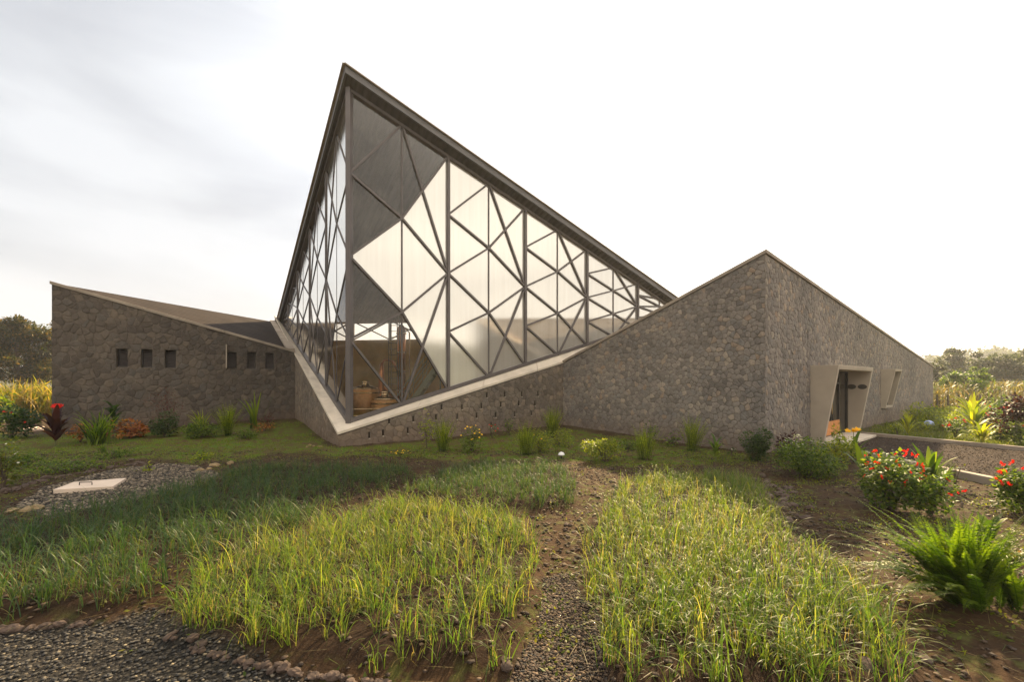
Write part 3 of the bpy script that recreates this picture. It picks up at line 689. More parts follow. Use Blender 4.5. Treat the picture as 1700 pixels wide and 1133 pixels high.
for qq, W_, z0, z1, nm in ((q, DW, 0, DZ, 'door'), (qw, WW, .66, 2.33, 'window')):
    tk = .13 if nm == 'door' else .10
    fr = MB(); d_ = -.02
    us = [tk+.03, W_-tk-.03]
    if nm == 'door': us = [tk+.03, 1.0, 2.05, 2.25, 2.9, W_-tk-.03]
    for u in us:
        a_, b_ = qq(u, d_, z0+.03), qq(u, d_, z1-tk)
        fr.beam(a_, b_, .07, .07, (float(nB[0]), float(nB[1]), 0))
    fr.beam(qq(tk, d_, z1-tk-.03), qq(W_-tk, d_, z1-tk-.03), .06, .08, (float(nB[0]), float(nB[1]), 0))
    if nm == 'door': fr.beam(qq(tk, d_, 2.0-.25), qq(2.9, d_, 2.0-.25), .06, .08, (float(nB[0]), float(nB[1]), 0))
    fr.beam(qq(tk, d_, z0+(.05 if nm == 'door' else .14)), qq(W_-tk, d_, z0+(.05 if nm == 'door' else .14)), .06, .08, (float(nB[0]), float(nB[1]), 0))
    fo = fr.build(nm, M_dark, right)
    me = bpy.data.meshes.new('pane'); me.from_pydata([qq(tk, d_-.01, z0+.05), qq(W_-tk, d_-.01, z0+.05), qq(W_-tk, d_-.01, z1-tk), qq(tk, d_-.01, z1-tk)], [], [(0,1,2,3)]); link('pane', me, M_glass, fo)
    if nm == 'door':
        kp = MB(); kp.hexa([q(1.04, 0.0, .08), q(2.86, 0.0, .08), q(2.86, .03, .08), q(1.04, .03, .08)], [q(1.04, 0, .52), q(2.86, 0, .52), q(2.86, .03, .52), q(1.04, .03, .52)])
        kp.build('kick_panel', M_wood, fo)
        hb = MB(); hb.tube([q(1.9, .06, .75), q(1.9, .06, 1.5)], .02); hb.build('handle', M_brass, fo)
for d_ in (.12, .42):     # two dark oval plates on the far cheek
    cc = np.array(q(DW-.13-.012, d_, 1.62)); m_ = MB(); vs = []
    for k in range(24):
        a_ = 2*math.pi*k/24; vs.append(cc+np.array([nB[0]*.13*math.cos(a_), nB[1]*.13*math.cos(a_), .085*math.sin(a_)]))
    vs2 = [v+np.array([dB[0]*.011, dB[1]*.011, 0]) for v in vs]
    m_.add(vs+vs2, [tuple(range(24)), tuple(reversed(range(24, 48)))]+[(i, (i+1) % 24, 24+(i+1) % 24, 24+i) for i in range(24)])
    m_.build('oval_plate', M_dark, right)
th_ = MB(); th_.hexa([q(.13, -.4, -.1), q(DW-.13, -.4, -.1), q(DW-.13, .9, -.1), q(.13, .9, -.1)], [q(.13, -.4, .045), q(DW-.13, -.4, .045), q(DW-.13, .9, .045), q(.13, .9, .045)]); th_.build('threshold', M_conc, right)
# room behind the door and window: dim floor and wall
rm = MB(); i0, i1 = K+dB*.8+dA*3.2, E-dB*.5+dA*3.2
rm.hexa([v3(i0, -.3), v3(i1, -.3), v3(i1+dA*.2, -.3), v3(i0+dA*.2, -.3)], [v3(i0, 3), v3(i1, 2.4), v3(i1+dA*.2, 2.4), v3(i0+dA*.2, 3)]); rm.build('inner_wall', M_wallin, right)
# coping and folded roof
capstrip(K-dA*.05-dB*.05, P+dA*.0-dB*.05, K+dB*.42+dA*.42, P+dB*.42, zK, zP, zK, zP, .09, 'coping', M_conc_dark, right)
cB = capstrip(K-dA*.05-dB*.05, E-dA*.05, K+dB*.42+dA*.42, E+dA*.42, zK+.002, zE+.002, zK+.002, zE+.002, .09, 'coping', M_conc_dark, right)
Kt, Pt, Et, Ft = K+dB*.3+dA*.3, P+dB*.3, E+dA*.3, FE+nR*.45
rf = MB(); zz = [zK+.0, zP+.03, zF-.12, zE+.0]
pts = [Kt, Pt, Ft, Et]
rf.add([v3(p, z) for p, z in zip(pts, zz)]+[v3(p, z-.15) for p, z in zip(pts, zz)], [(0,2,1), (0,3,2), (4,5,6), (4,6,7), (0,1,5,4), (1,2,6,5), (2,3,7,6), (3,0,4,7)])
rf.build('roof', M_redtile, right)
tl = MB()
for k in range(34):
    s_ = 1.0+k*.245
    if s_ > lenA-.3: break
    p = K+dA*s_+dB*.22; z = zK+(zP-zK)*s_/lenA
    hh = .035*min(1, (lenA-s_)/3)
    tl.tube([v3(p, z+hh-.03), v3(p+dB*.8, z+hh-.03)], .055, 8)
tl.build('tile_edge', plain('red_clay', (.28,.08,.05), .8), right)
endw = MB(); endw.hexa([v3(E-dB*.45+dA*.45, -.6), v3(E+dA*.45, -.6), v3(E+dA*6, -.6), v3(E-dB*.45+dA*6, -.6)], [v3(E-dB*.45+dA*.45, zE-.15), v3(E+dA*.45, zE-.15), v3(E+dA*6, zE+.3), v3(E-dB*.45+dA*6, zE+.3)]); endw.build('end_wall', M_stone, right)

# ------------------------------------------------------------------ distillery plant inside the hall
tk = empty('vat', (-4.93, 14.7, .25), label='taller wood-coloured round vat with metal dome just inside the glass corner', cat='vat', group='vats inside the hall')
def vat(t, r, h):
    o = t.location
    b = MB(); b.lathe(o, [(r*.97, 0), (r, .05), (r, h), (r*.98, h+.02)], 32); b.build('body', M_wood2, t, smooth=True)
    for zz in (.15, h*.5, h-.12):
        b = MB(); b.lathe((o[0], o[1], o[2]+zz), [(r+.004, 0), (r+.018, 0), (r+.018, .04), (r+.004, .04)], 32); b.build('hoop', M_brass, t)
    b = MB(); b.lathe((o[0], o[1], o[2]+h+.02), [(r*.99, 0), (r*.8, .06), (r*.4, .11), (.12, .13), (.10, .22), (.13, .26), (.02, .27)], 32); b.build('lid', M_brass, t, smooth=True)
M_wood2 = plain('vat_wood', (.42,.22,.09), .4, .2, .3, 7, .2)
vat(tk, .46, 1.28)
tk2 = empty('vat', (-4.12, 14.15, .25), label='shorter orange-brown round vat in front, second from the glass corner', cat='vat', group='vats inside the hall'); vat(tk2, .42, .95)
tk3 = empty('vat', (-2.0, 16.2, .25), label='slim bright metal vat behind the steel stairs', cat='vat', group='vats inside the hall'); vat(tk3, .30, 1.7)
st_ = empty('still_column', (-4.08, 16.1, .25), label='tall copper still column standing behind the vats', cat='still'); o = st_.location
b = MB(); b.lathe(o, [(.15, 0), (.15, 3.5), (.10, 3.6), (.04, 3.65)], 24); b.build('column', M_copper, st_, smooth=True)
for z in (1.2, 1.9, 2.6, 3.3):
    b = MB(); b.lathe((o[0], o[1], o[2]+z), [(.155, 0), (.185, 0), (.185, .05), (.155, .05)], 24); b.build('flange', M_brass, st_)
b = MB(); b.tube([(o[0]+.3, o[1], .25), (o[0]+.3, o[1], 3.6), (o[0]+.15, o[1], 3.75), (o[0], o[1], 3.7)], .03, 8); b.build('pipe', M_brass, st_)
pt_ = empty('pot_still', (-4.75, 15.9, .25), label='onion-shaped copper pot still with a swan neck beside the column', cat='still'); o = pt_.location
b = MB(); b.lathe(o, [(.45, 0), (.5, .2), (.5, .9), (.35, 1.15), (.12, 1.35), (.09, 1.9), (.06, 2.2)], 28); b.build('pot', M_copper, pt_, smooth=True)
b = MB(); b.tube([(o[0], o[1], o[2]+2.15), (o[0]+.1, o[1], o[2]+2.35), (o[0]+.4, o[1], o[2]+2.3), (o[0]+.62, o[1], o[2]+1.9)], .045, 8); b.build('neck', M_copper, pt_, smooth=True)
lad = empty('ladder_tower', (-4.4, 15.6, .25), label='narrow steel ladder tower rising behind the clear lower panes', cat='ladder')
b = MB()
for dx, dy in ((0, 0), (.3, 0), (0, .3), (.3, .3)): b.tube([(-4.4+dx, 15.6+dy, .25), (-4.4+dx, 15.6+dy, 4.15)], .018, 6)
b.build('upright', M_dark, lad)
b = MB()
for k in range(18): z = .45+k*.21; b.tube([(-4.4, 15.6, z), (-4.1, 15.6, z)], .011, 6); 
b.build('rung', M_dark, lad)
sta = empty('steel_stair', (-4.05, 14.9, .25), label='green-grey steel stair with handrails climbing to the right inside the hall', cat='stair')
s0, s1 = np.array([-4.0, 14.9, .3]), np.array([-2.55, 14.9, 2.35])
for dy in (0, .7):
    b = MB(); b.beam(s0+[0, dy, 0], s1+[0, dy, 0], .04, .16, (0, 0, 1)); b.build('stringer', M_steel, sta)
    b = MB(); b.tube([s0+[0, dy, .9], s1+[0, dy, .9], s1+[1.4, dy, .9]], .02, 6); b.tube([s0+[0, dy, .5], s1+[0, dy, .5], s1+[1.4, dy, .5]], .014, 6)
    for f_ in (0, .33, .66, 1): c_ = s0+(s1-s0)*f_+[0, dy, 0]; b.tube([c_, c_+[0, 0, .9]], .016, 6)
    b.build('handrail', M_steel, sta)
for k in range(9):
    c_ = s0+(s1-s0)*(k+.5)/9; b = MB(); b.box((c_[0], c_[1]+.35, c_[2]), (.2, .64, .03)); b.build('tread', M_steel, sta)
b = MB(); b.box((s1[0]+.75, s1[1]+.35, s1[2]-.03), (1.5, .74, .06)); b.build('landing', M_steel, sta)
b = MB(); b.tube([(s1[0]+.1, 14.92, .25), (s1[0]+.1, 14.92, 2.3)], .03, 6); b.tube([(s1[0]+1.4, 14.92, .25), (s1[0]+1.4, 14.92, 2.3)], .03, 6); b.build('leg', M_steel, sta)
rl = empty('safety_rail', (-4.7, 13.5, .25), label='low polished pipe railing directly behind the glass corner', cat='railing')
b = MB()
for z in (.55, .75, .95): b.tube([(-4.9, 13.35, z), (-3.95, 13.75, z)], .018, 8)
b.build('rail', M_brass, rl)
b = MB()
for x_, y_ in ((-4.9, 13.35), (-3.95, 13.75)): b.tube([(x_, y_, .25), (x_, y_, .95)], .02, 8)
b.build('post', M_brass, rl)

# ------------------------------------------------------------------ ground: one sheet, with beds, path and lawn as its own surfaces
bedA = gpoly([(-90,1050),(-90,880),(60,868),(200,845),(330,812),(400,785),(520,778),(670,782),(690,800),(640,832),(560,852),(500,892),(290,975),(265,1005),(150,1035)])
bedB = gpoly([(735,792),(790,780),(930,782),(955,800),(952,842),(900,852),(850,850),(700,832),(665,832)])
bedC = gpoly([(290,1000),(420,930),(540,890),(650,848),(710,846),(860,878),(890,920),(882,1000),(850,1122),(600,1130),(430,1090),(290,1050)])
bedD = gpoly([(1030,812),(1190,796),(1262,812),(1280,850),(1310,900),(1400,975),(1480,1060),(1540,1180),(1010,1180),(975,1010),(970,910),(1005,855)])
beds = [bedA, bedB, bedC, bedD]
gravel_polys = [gpoly([(-300,1048),(150,1040),(275,1012),(300,1060),(430,1105),(620,1150),(760,1150),(800,1300),(-900,1300),(-900,1048)]),
                gpoly([(20,842),(60,812),(180,782),(260,772),(330,775),(370,790),(330,806),(200,838),(90,858)])]
cpath = [gpoly([(840,1140),(885,1040),(895,965),(972,960),(985,1040),(1010,1300),(800,1300)])]
ki, ke = np.array([8.3, 12.35]), np.array([8.35, 6.2])
ku, kv = G(1430, 722)[:2], G(1700, 748)[:2]; kdir = (kv-ku)/np.linalg.norm(kv-ku); ke2 = kv+kdir*6
kf = ke+np.array([.02, -2.5])
path_poly = [tuple(ki+[.0, .3]), tuple(ku+[0, .3]), tuple(ke2), tuple(ke2+[1, -3]), tuple(kf)]
lawn_polys = [gpoly([(-700,705),(86,724),(490,700),(562,746),(935,712),(1270,757),(1270,768),(1180,770),(1000,772),(900,764),(700,764),(560,756),(480,752),(420,762),(330,768),(220,764),(100,772),(0,800),(-700,850)])]
lawn_polys.append([tuple(ku+[.2, .4]), tuple(ke2+[.4, .2]), (45, 5), (60, 40), tuple(E+[6, 4]), tuple(E)])
def smooth_mask(x, y, polys, jit, seed=0):
    # boundary wobble
    jx = np.sin(x*3.1+y*1.7+seed)*jit+np.sin(x*7.3-y*5.1+seed*2)*jit*.5; jy = np.cos(y*2.9-x*1.3+seed)*jit+np.sin(y*8.1+x*6.3)*jit*.5
    m = np.zeros(x.shape, bool)
    for p in polys: m |= inpoly(x+jx, y+jy, p)
    return m.astype(float)
def grow(a, b, st, end, k=1.12):
    l = list(np.arange(a, b, st)); s = st
    while l[-1] < end: s *= k; l.append(l[-1]+s)
    return l
xr = grow(0, 13, .055, 900); xs = np.array([-v for v in reversed(xr[1:])]+xr)
ys = np.array([-v for v in reversed(grow(0, .3, .3, 300, 1.25)[1:])]+[0, .6, 1.1, 1.5]+grow(1.8, 12.5, .05, 900, 1.1))
XX, YY = np.meshgrid(xs, ys); nx_, ny_ = len(xs), len(ys)
def fbm(x, y, f, o=4):
    r = np.zeros_like(x); a = 1
    rs = np.random.default_rng(3)
    for i in range(o):
        for _ in range(3):
            th_ = rs.uniform(0, 6.28); ph = rs.uniform(0, 6.28); r += a*np.sin((x*math.cos(th_)+y*math.sin(th_))*f+ph)
        f *= 2.03; a *= .55
    return r/3
ZZ = hgt(XX, YY)
soil = smooth_mask(XX, YY, beds, .05, 1); grav = np.maximum(smooth_mask(XX, YY, gravel_polys, .05, 4), .55*smooth_mask(XX, YY, cpath, .07, 5)); pth = smooth_mask(XX, YY, [path_poly], 0, 0)
lawn = smooth_mask(XX, YY, lawn_polys, .18, 2)*(1-pth)
def blur(a, n=2):
    for _ in range(n):
        a = (a+np.roll(a, 1, 0)+np.roll(a, -1, 0)+np.roll(a, 1, 1)+np.roll(a, -1, 1))/5
    return a
bs = blur(soil, 6); near = np.clip(1-(np.hypot(XX, YY)-16)/10, 0, 1)
ZZ = ZZ+near*(bs*.10+fbm(XX, YY, 1.3, 3)*.016*(1-pth)+(fbm(XX, YY, 9, 3)*.016)*(1-pth)*(1-lawn*.5)*(1-blur(grav, 3)*.6))
ZZ -= near*pth*.02
hill = np.clip((np.hypot(XX, YY)-200)/400, 0, 1)
gm = npmesh('ground', np.stack([XX.ravel(), YY.ravel(), ZZ.ravel()], 1),
    np.array([[j*nx_+i, j*nx_+i+1, (j+1)*nx_+i+1, (j+1)*nx_+i] for j in range(ny_-1) for i in range(nx_-1)]) , smooth=True)
for nm, a in (('soil', blur(soil, 1)), ('gravel', blur(grav, 1)), ('lawn', blur(lawn, 3)), ('path', pth)):
    at = gm.attributes.new(nm, 'FLOAT', 'POINT'); at.data.foreach_set('value', a.ravel().astype(np.float32))
def groundmat():
    m, t, b, o = mat('ground'); g = N(t, 'ShaderNodeNewGeometry'); P_ = g.outputs['Position']
    def att(n): a = N(t, 'ShaderNodeAttribute', attribute_name=n); return a.outputs['Fac']
    n1 = noise(t, P_, 1.6, 5); n2 = noise(t, P_, 22, 6, .7); n3 = noise(t, P_, 5, 5, .65)
    earth = mix(t, .8, ramp(t, n1.outputs[0], [(.3, (.034,.019,.010)), (.7, (.066,.038,.019))]).outputs[0], ramp(t, n2.outputs[0], [(.3, (.5,.5,.5)), (.7, (1.35,1.3,1.25))]).outputs[0], 'MULTIPLY')
    gn = ramp(t, n3.outputs[0], [(.52, (0,0,0)), (.62, (1,1,1))])
    gm_ = N(t, 'ShaderNodeMath', operation='MULTIPLY'); L(t, gn.outputs[0], gm_.inputs[0]); gm_.inputs[1].default_value = .6
    earth = mix(t, gm_.outputs[0], earth, (.085,.095,.022))
    soilc = mix(t, .8, ramp(t, n1.outputs[0], [(.3, (.018,.010,.006)), (.7, (.036,.020,.011))]).outputs[0], ramp(t, n2.outputs[0], [(.3, (.5,.5,.5)), (.7, (1.3,1.25,1.2))]).outputs[0], 'MULTIPLY')
    v = N(t, 'ShaderNodeTexVoronoi'); v.inputs['Scale'].default_value = 42; L(t, P_, v.inputs['Vector'])
    sp = N(t, 'ShaderNodeSeparateColor'); L(t, v.outputs['Color'], sp.inputs[0])
    gr = mix(t, .8, ramp(t, sp.outputs[0], [(0, (.018,.017,.016)), (.5, (.038,.036,.034)), (.85, (.07,.063,.055)), (1, (.13,.11,.085))]).outputs[0], ramp(t, v.outputs[0], [(.1, (1.1,1.1,1.1)), (.6, (.35,.35,.35))]).outputs[0], 'MULTIPLY')
    lw = ramp(t, n3.outputs[0], [(.38, (.065,.12,.008)), (.48, (.085,.11,.010)), (.55, (.085,.055,.024))])
    v2 = N(t, 'ShaderNodeTexVoronoi'); v2.inputs['Scale'].default_value = 30; L(t, P_, v2.inputs['Vector'])
    pc = mix(t, .7, ramp(t, n1.outputs[0], [(.3, (.030,.019,.014)), (.7, (.055,.035,.025))]).outputs[0], ramp(t, v2.outputs[0], [(.1, (1.3,1.3,1.3)), (.6, (.5,.5,.5))]).outputs[0], 'MULTIPLY')
    c = mix(t, att('lawn'), earth, lw.outputs[0]); c = mix(t, att('soil'), c, soilc); c = mix(t, att('gravel'), c, gr); c = mix(t, att('path'), c, pc)
    L(t, c, b.inputs['Base Color']); b.inputs['Roughness'].default_value = .95; b.inputs['Specular IOR Level'].default_value = .15
    inv = N(t, 'ShaderNodeMath', operation='SUBTRACT'); inv.inputs[0].default_value = 1; L(t, v.outputs[0], inv.inputs[1])
    gh = N(t, 'ShaderNodeMath', operation='MULTIPLY'); L(t, inv.outputs[0], gh.inputs[0]); L(t, att('gravel'), gh.inputs[1])
    h = N(t, 'ShaderNodeMath', operation='ADD'); L(t, n2.outputs[0], h.inputs[0]); L(t, gh.outputs[0], h.inputs[1])
    bump(t, h.outputs[0], b, .9, .03); return m
tag(link('ground', gm, groundmat()), kind='structure')
GZ = ZZ
def gz(x, y):
    """height of the built ground sheet"""
    x = np.asarray(x, float); y = np.asarray(y, float)
    i = np.clip(np.searchsorted(xs, x)-1, 0, nx_-2); j = np.clip(np.searchsorted(ys, y)-1, 0, ny_-2)
    fx = np.clip((x-xs[i])/(xs[i+1]-xs[i]), 0, 1); fy = np.clip((y-ys[j])/(ys[j+1]-ys[j]), 0, 1)
    return (ZZ[j, i]*(1-fx)+ZZ[j, i+1]*fx)*(1-fy)+(ZZ[j+1, i]*(1-fx)+ZZ[j+1, i+1]*fx)*fy
def GG(px, py):
    p = G(px, py)
    for _ in range(3):
        z = float(gz(p[0], p[1])); Y = (CAMZ-z)*F/(py-HY); p = np.array([(px-CX)/F*Y, Y, z])
    return p
# ---- kerbs
def kerb(p, q, h, name, label):
    d = (q-p)/np.linalg.norm(q-p); n_ = np.array([d[1], -d[0]])*.07; b = MB()
    zp, zq = float(hgt(*p)), float(hgt(*q))
    b.hexa([v3(p+n_, zp-.1), v3(q+n_, zq-.1), v3(q-n_, zq-.1), v3(p-n_, zp-.1)], [v3(p+n_, zp+h), v3(q+n_, zq+h), v3(q-n_, zq+h), v3(p-n_, zp+h)])
    o = b.build(name, M_conc_dark, None, bevel=.012, org=v3(p, zp)); tag(o, label, 'kerb')
kerb(np.array(ki), np.array(kf), .13, 'kerb', 'raised concrete kerb on the near side of the gravel entrance path')
kerb(np.array(ku), np.array(ke2), .09, 'kerb', 'low concrete kerb between the gravel entrance path and the far flower garden')
# ---- concrete cover
sp_ = [GG(88, 821), GG(188, 813.5), GG(210, 799.5), GG(122, 806.5)]
b = MB(); z0 = max(p[2] for p in sp_)
b.hexa([v3(p, z0-.06) for p in sp_], [v3(p, z0+.055) for p in sp_])
M_cover = plain('pale_cover', (.62,.50,.40), .8, 0, .08, 3, .2)
cv = empty('cover_slab', v3(sp_[0], z0), label='pale square concrete inspection cover lying on gravel at the left', cat='cover'); b.build('slab', M_cover, cv, bevel=.006)
c_ = sum(sp_)/4; b = MB(); b.tube([(c_[0]-.12, c_[1]-.1, z0+.05), (c_[0]-.12, c_[1]-.1, z0+.10), (c_[0]+.07, c_[1]-.08, z0+.10), (c_[0]+.07, c_[1]-.08, z0+.05)], .008, 6); b.build('handle', M_dark, cv)
sp2 = [G(38, 716), G(72, 715), G(74, 711), G(45, 712)]; b = MB(); b.hexa([v3(p, p[2]-.05) for p in sp2], [v3(p, p[2]+.06) for p in sp2]); tag(b.build('paving_slab', M_cover, None, org=v3(sp2[0], sp2[0][2])), 'pale paving slab at the far left beside the wing corner', 'slab')

# ------------------------------------------------------------------ vegetation generators
def ribbons(base, az, ln, lean, bend, wd, rnd, seg=6, side=None, power=1.6, taper=.75):
    n = len(ln); t = np.linspace(0, 1, seg+1)
    th_ = lean[:, None]+bend[:, None]*t[None, :]**power
    ds = (ln/seg)[:, None]
    hx = np.concatenate([np.zeros((n, 1)), np.cumsum(np.sin(th_[:, :-1])*ds, 1)], 1); vz = np.concatenate([np.zeros((n, 1)), np.cumsum(np.cos(th_[:, :-1])*ds, 1)], 1)
    ca, sa = np.cos(az)[:, None], np.sin(az)[:, None]
    c = np.stack([base[:, 0:1]+hx*ca, base[:, 1:2]+hx*sa, base[:, 2:3]+vz], 2)
    if side is None: side = az+np.pi/2+rng.normal(0, .4, n)
    sv = np.stack([np.cos(side), np.sin(side), np.zeros(n)], 1)[:, None, :]
    ww = (wd[:, None]/2*np.clip(1-t[None, :]**2.2, .04, 1)**taper)[:, :, None]
    V = np.stack([c-sv*ww, c+sv*ww], 2).reshape(n, (seg+1)*2, 3)
    q = np.array([[2*i, 2*i+1, 2*i+3, 2*i+2] for i in range(seg)])
    Fq = (np.arange(n)[:, None, None]*(seg+1)*2+q[None]).reshape(-1, 4)
    return V.reshape(-1, 3), Fq, np.repeat(rnd, (seg+1)*2), c
def leaves(c, d, up, ln, wd, rnd):
    """kite leaves: centre-base c, direction d, approximate normal up"""
    d = d/np.linalg.norm(d, axis=1, keepdims=True); s = np.cross(d, up); s /= np.linalg.norm(s, axis=1, keepdims=True)+1e-9
    nn = np.cross(s, d); l = ln[:, None]; w_ = wd[:, None]/2
    V = np.stack([c, c+d*l*.45+s*w_-nn*w_*.25, c+d*l+nn*l*-.08, c+d*l*.45-s*w_-nn*w_*.25], 1)
    V = np.concatenate([V, (c+d*l*.5+nn*w_*.12)[:, None]], 1)
    n = len(ln); q = np.array([[0,1,4],[1,2,4],[2,3,4],[3,0,4]]); Fq = (np.arange(n)[:, None, None]*5+q[None]).reshape(-1, 3)
    return V.reshape(-1, 3), Fq, np.repeat(rnd, 5)
def sph(n):
    v = rng.normal(size=(n, 3)); return v/np.linalg.norm(v, axis=1, keepdims=True)
def cat_(parts):
    V = []; Fs = []; Rn = []; k = 0
    for v, f, r in parts: V.append(v); Fs.append(f+k); Rn.append(r); k += len(v)
    return np.concatenate(V), np.concatenate(Fs), np.concatenate(Rn)
def addpart(name, parts, m, root):
    v, f, r = cat_(parts); o = _link(name, npmesh(name, v, f, r), m, root); return o
def stems(root, n, h, spread, r=.006, m=None, name='stem'):
    b = MB()
    for _ in range(n):
        a = rng.uniform(0, 6.28); s = spread*rng.uniform(.2, 1); b.tube([(0, 0, -.03), (math.cos(a)*s*.4, math.sin(a)*s*.4, h*.5), (math.cos(a)*s, math.sin(a)*s, h*rng.uniform(.75, 1))], [r*1.5, r, r*.4], 5)
    return b.build(name, m or M_bark, root) if False else _build(b, name, m or M_bark, root)
def _build(b, name, m, root):
    me = bpy.data.meshes.new(name); me.from_pydata(b.v, [], b.f); me.update(); return _link(name, me, m, root)
def thing(name, px, py, label, cat, group=None):
    p = GG(px, py); o = bpy.data.objects.new(name, None); COL.objects.link(o); o.location = [float(k) for k in p]; o.empty_display_size = .2
    tag(o, label, cat, group); return o, p[1]/F
def leafcloud(n, rx, ry, rz, cz, ls, jitter=.35, hollow=.45, clump=9, flat=0):
    """leaves gathered into uneven clumps through a crown's volume"""
    cc = sph(clump)*np.array([rx, ry, rz])*rng.uniform(.35, .78, (clump, 1)); cr_ = rng.uniform(.38, .62, clump)
    k = rng.integers(0, clump, n); d = sph(n)*rng.uniform(hollow, 1, (n, 1))**.6
    p = cc[k]+d*cr_[k][:, None]*np.array([rx, ry, rz]); p[:, 2] += cz
    ok = p[:, 2] > .01; p = p[ok]; d = d[ok]; m_ = len(p)
    dr = d*.8+sph(m_)*.7; dr[:, 2] = dr[:, 2]*.6-.05
    up = sph(m_)*.7+np.array([0, 0, 1.0])
    ln = ls*rng.uniform(.6, 1.25, m_)
    return p, dr, up, ln
def bush(px, py, hpx, wpx, m, label, cat='shrub', group=None, n=900, ls=.07, name='leafy_shrub', aspect=.55, flowers=None, clump=11, lift=.5, stemn=9):
    root, sc = thing(name, px, py, label, cat, group); h = hpx*sc; wd = wpx*sc/2
    p, dr, up, ln = leafcloud(n, wd, wd*.85, h*.52, h*lift, ls, clump=clump)
    addpart('foliage', [leaves(p, dr, up, ln, ln*aspect, rng.uniform(0, 1, len(ln)))], m, root)
    stems(root, stemn, h*.8, wd*.7, .006)
    if flowers: fl(root, *flowers, wd, h)
    return root, wd, h
def fl(root, m, n, size, kind, wd, h, name='flower', top=True):
    for i in range(n):
        a = rng.uniform(0, 6.28); e = rng.uniform(.0, .95) if top else rng.uniform(-.2, .95); rr = math.sqrt(1-e*e)
        # bias to camera side
        if math.sin(a) > .3 and rng.uniform() < .6: a = -a
        c = np.array([math.cos(a)*wd*rr*1.0, math.sin(a)*wd*.85*rr, h*.5+h*.52*e])
        flower(root, c, m, size*rng.uniform(.75, 1.25), kind, name)
def flower(root, c, m, s, kind, name='flower'):
    if kind == 'spike':        # a plume of small bracts
        n = 34; t = rng.uniform(0, 1, n); ax = np.array([rng.normal(0, .5), rng.normal(0, .4), .6]); ax /= np.linalg.norm(ax)
        p = c+ax*t[:, None]*s*1.3+sph(n)*s*.28*(1-t[:, None]*.6); dr = sph(n)*.8+ax; ln = np.full(n, s*.5)*rng.uniform(.6, 1.2, n)
        return addpart(name, [leaves(p, dr, sph(n), ln, ln*.55, rng.uniform(0, 1, n))], m, root)
    n = 9 if kind == 'disc' else 14
    a = np.linspace(0, 6.28, n, endpoint=False); tilt = np.array([rng.normal(0, .3), -.5, .8])
    u = np.cross(tilt, [0, 0, 1.]); u /= np.linalg.norm(u); v = np.cross(tilt, u); v /= np.linalg.norm(v)
    dr = np.cos(a)[:, None]*u+np.sin(a)[:, None]*v+tilt*(.1 if kind == 'disc' else rng.uniform(.1, 1, (n, 1))); ln = np.full(n, s*.5)
    return addpart(name, [leaves(np.repeat(c[None], n, 0), dr, np.repeat(tilt[None], n, 0), ln, ln*.6, rng.uniform(0, 1, n))], m, root)
def clump(px, py, hpx, wpx, m, label, cat='plant', group=None, n=70, wd=.035, name='strap_leaf_clump', bend=(.5, 1.5), lean=.45, dryfrac=0):
    """fountain of long narrow leaves"""
    root, sc = thing(name, px, py, label, cat, group); h = hpx*sc; W = wpx*sc/2
    ln = h*rng.uniform(.65, 1.15, n)*1.05; az = rng.uniform(0, 6.28, n); b0 = np.stack([rng.normal(0, W*.13, n), rng.normal(0, W*.13, n), np.full(n, -.02)], 1)
    le = rng.uniform(.02, lean, n)*min(1.6, W/h*1.1+.35); be = rng.uniform(*bend, n)
    v, f, r, c = ribbons(b0, az, ln, le, be, np.full(n, wd)*rng.uniform(.6, 1.2, n), rng.uniform(0, 1, n), 8)
    addpart('foliage', [(v, f, r)], m, root); return root
def fernplant(px, py, hpx, wpx, m, label, nf=60, npn=34, name='sword_fern', group=None, pin=.045, leftbias=0):
    root, sc = thing(name, px, py, label, 'fern', group); h = hpx*sc; W = wpx*sc/2
    seg = 14; n = nf
    az = rng.uniform(0, 6.28, n)
    if leftbias:
        k = int(n*leftbias); az[:k] = rng.normal(math.pi*1.02, .38, k)
    ln = h*rng.uniform(.75, 1.2, n); le = rng.uniform(.03, .42, n); be = rng.uniform(.3, 1.05, n)
    if leftbias: le[:k] = rng.uniform(.35, 1.0, k); be[:k] = rng.uniform(.5, 1.3, k); ln[:k] = W*rng.uniform(.9, 1.75, k)
    b0 = np.stack([rng.normal(0, .06, n), rng.normal(0, .06, n), np.full(n, -.02)], 1); rn = rng.uniform(0, 1, n)
    v, f, r, c = ribbons(b0, az, ln, le, be, np.full(n, .008), rn*.3, seg)
    parts = [(v, f, r)]; 
    _link('rachis', npmesh('rachis', v, f, r), M_fern, root)
    ts = np.linspace(.1, .995, npn); idx = ts*seg; i0 = np.clip(idx.astype(int), 0, seg-1); fr = idx-i0
    pc = c[:, i0]*(1-fr)[None, :, None]+c[:, i0+1]*fr[None, :, None]
    tg = c[:, i0+1]-c[:, i0]; tg /= np.linalg.norm(tg, axis=2, keepdims=True)
    sv = np.stack([-np.sin(az), np.cos(az), np.zeros(n)], 1)[:, None, :]*np.ones_like(tg)
    parts = []
    for s in (-1, 1):
        d = sv*s+tg*.35+rng.normal(0, .12, tg.shape); ln2 = pin*np.clip(np.sin(np.clip(ts*1.08, 0, 1)*np.pi)**.45, .25, 1)[None, :]*np.ones((n, 1))*rng.uniform(.8, 1.15, (n, len(ts)))
        ln2 = ln2*(1-.55*ts[None, :]**3)
        up = np.cross(tg, sv*1.0)+rng.normal(0, .25, tg.shape)
        parts.append(leaves(pc.reshape(-1, 3), d.reshape(-1, 3), up.reshape(-1, 3), ln2.ravel(), ln2.ravel()*.34, np.clip(np.repeat(rn, len(ts))*.5+np.tile(ts, n)*.5+rng.normal(0, .08, n*len(ts)), 0, 1)))
    addpart('frond', parts, m, root); return root
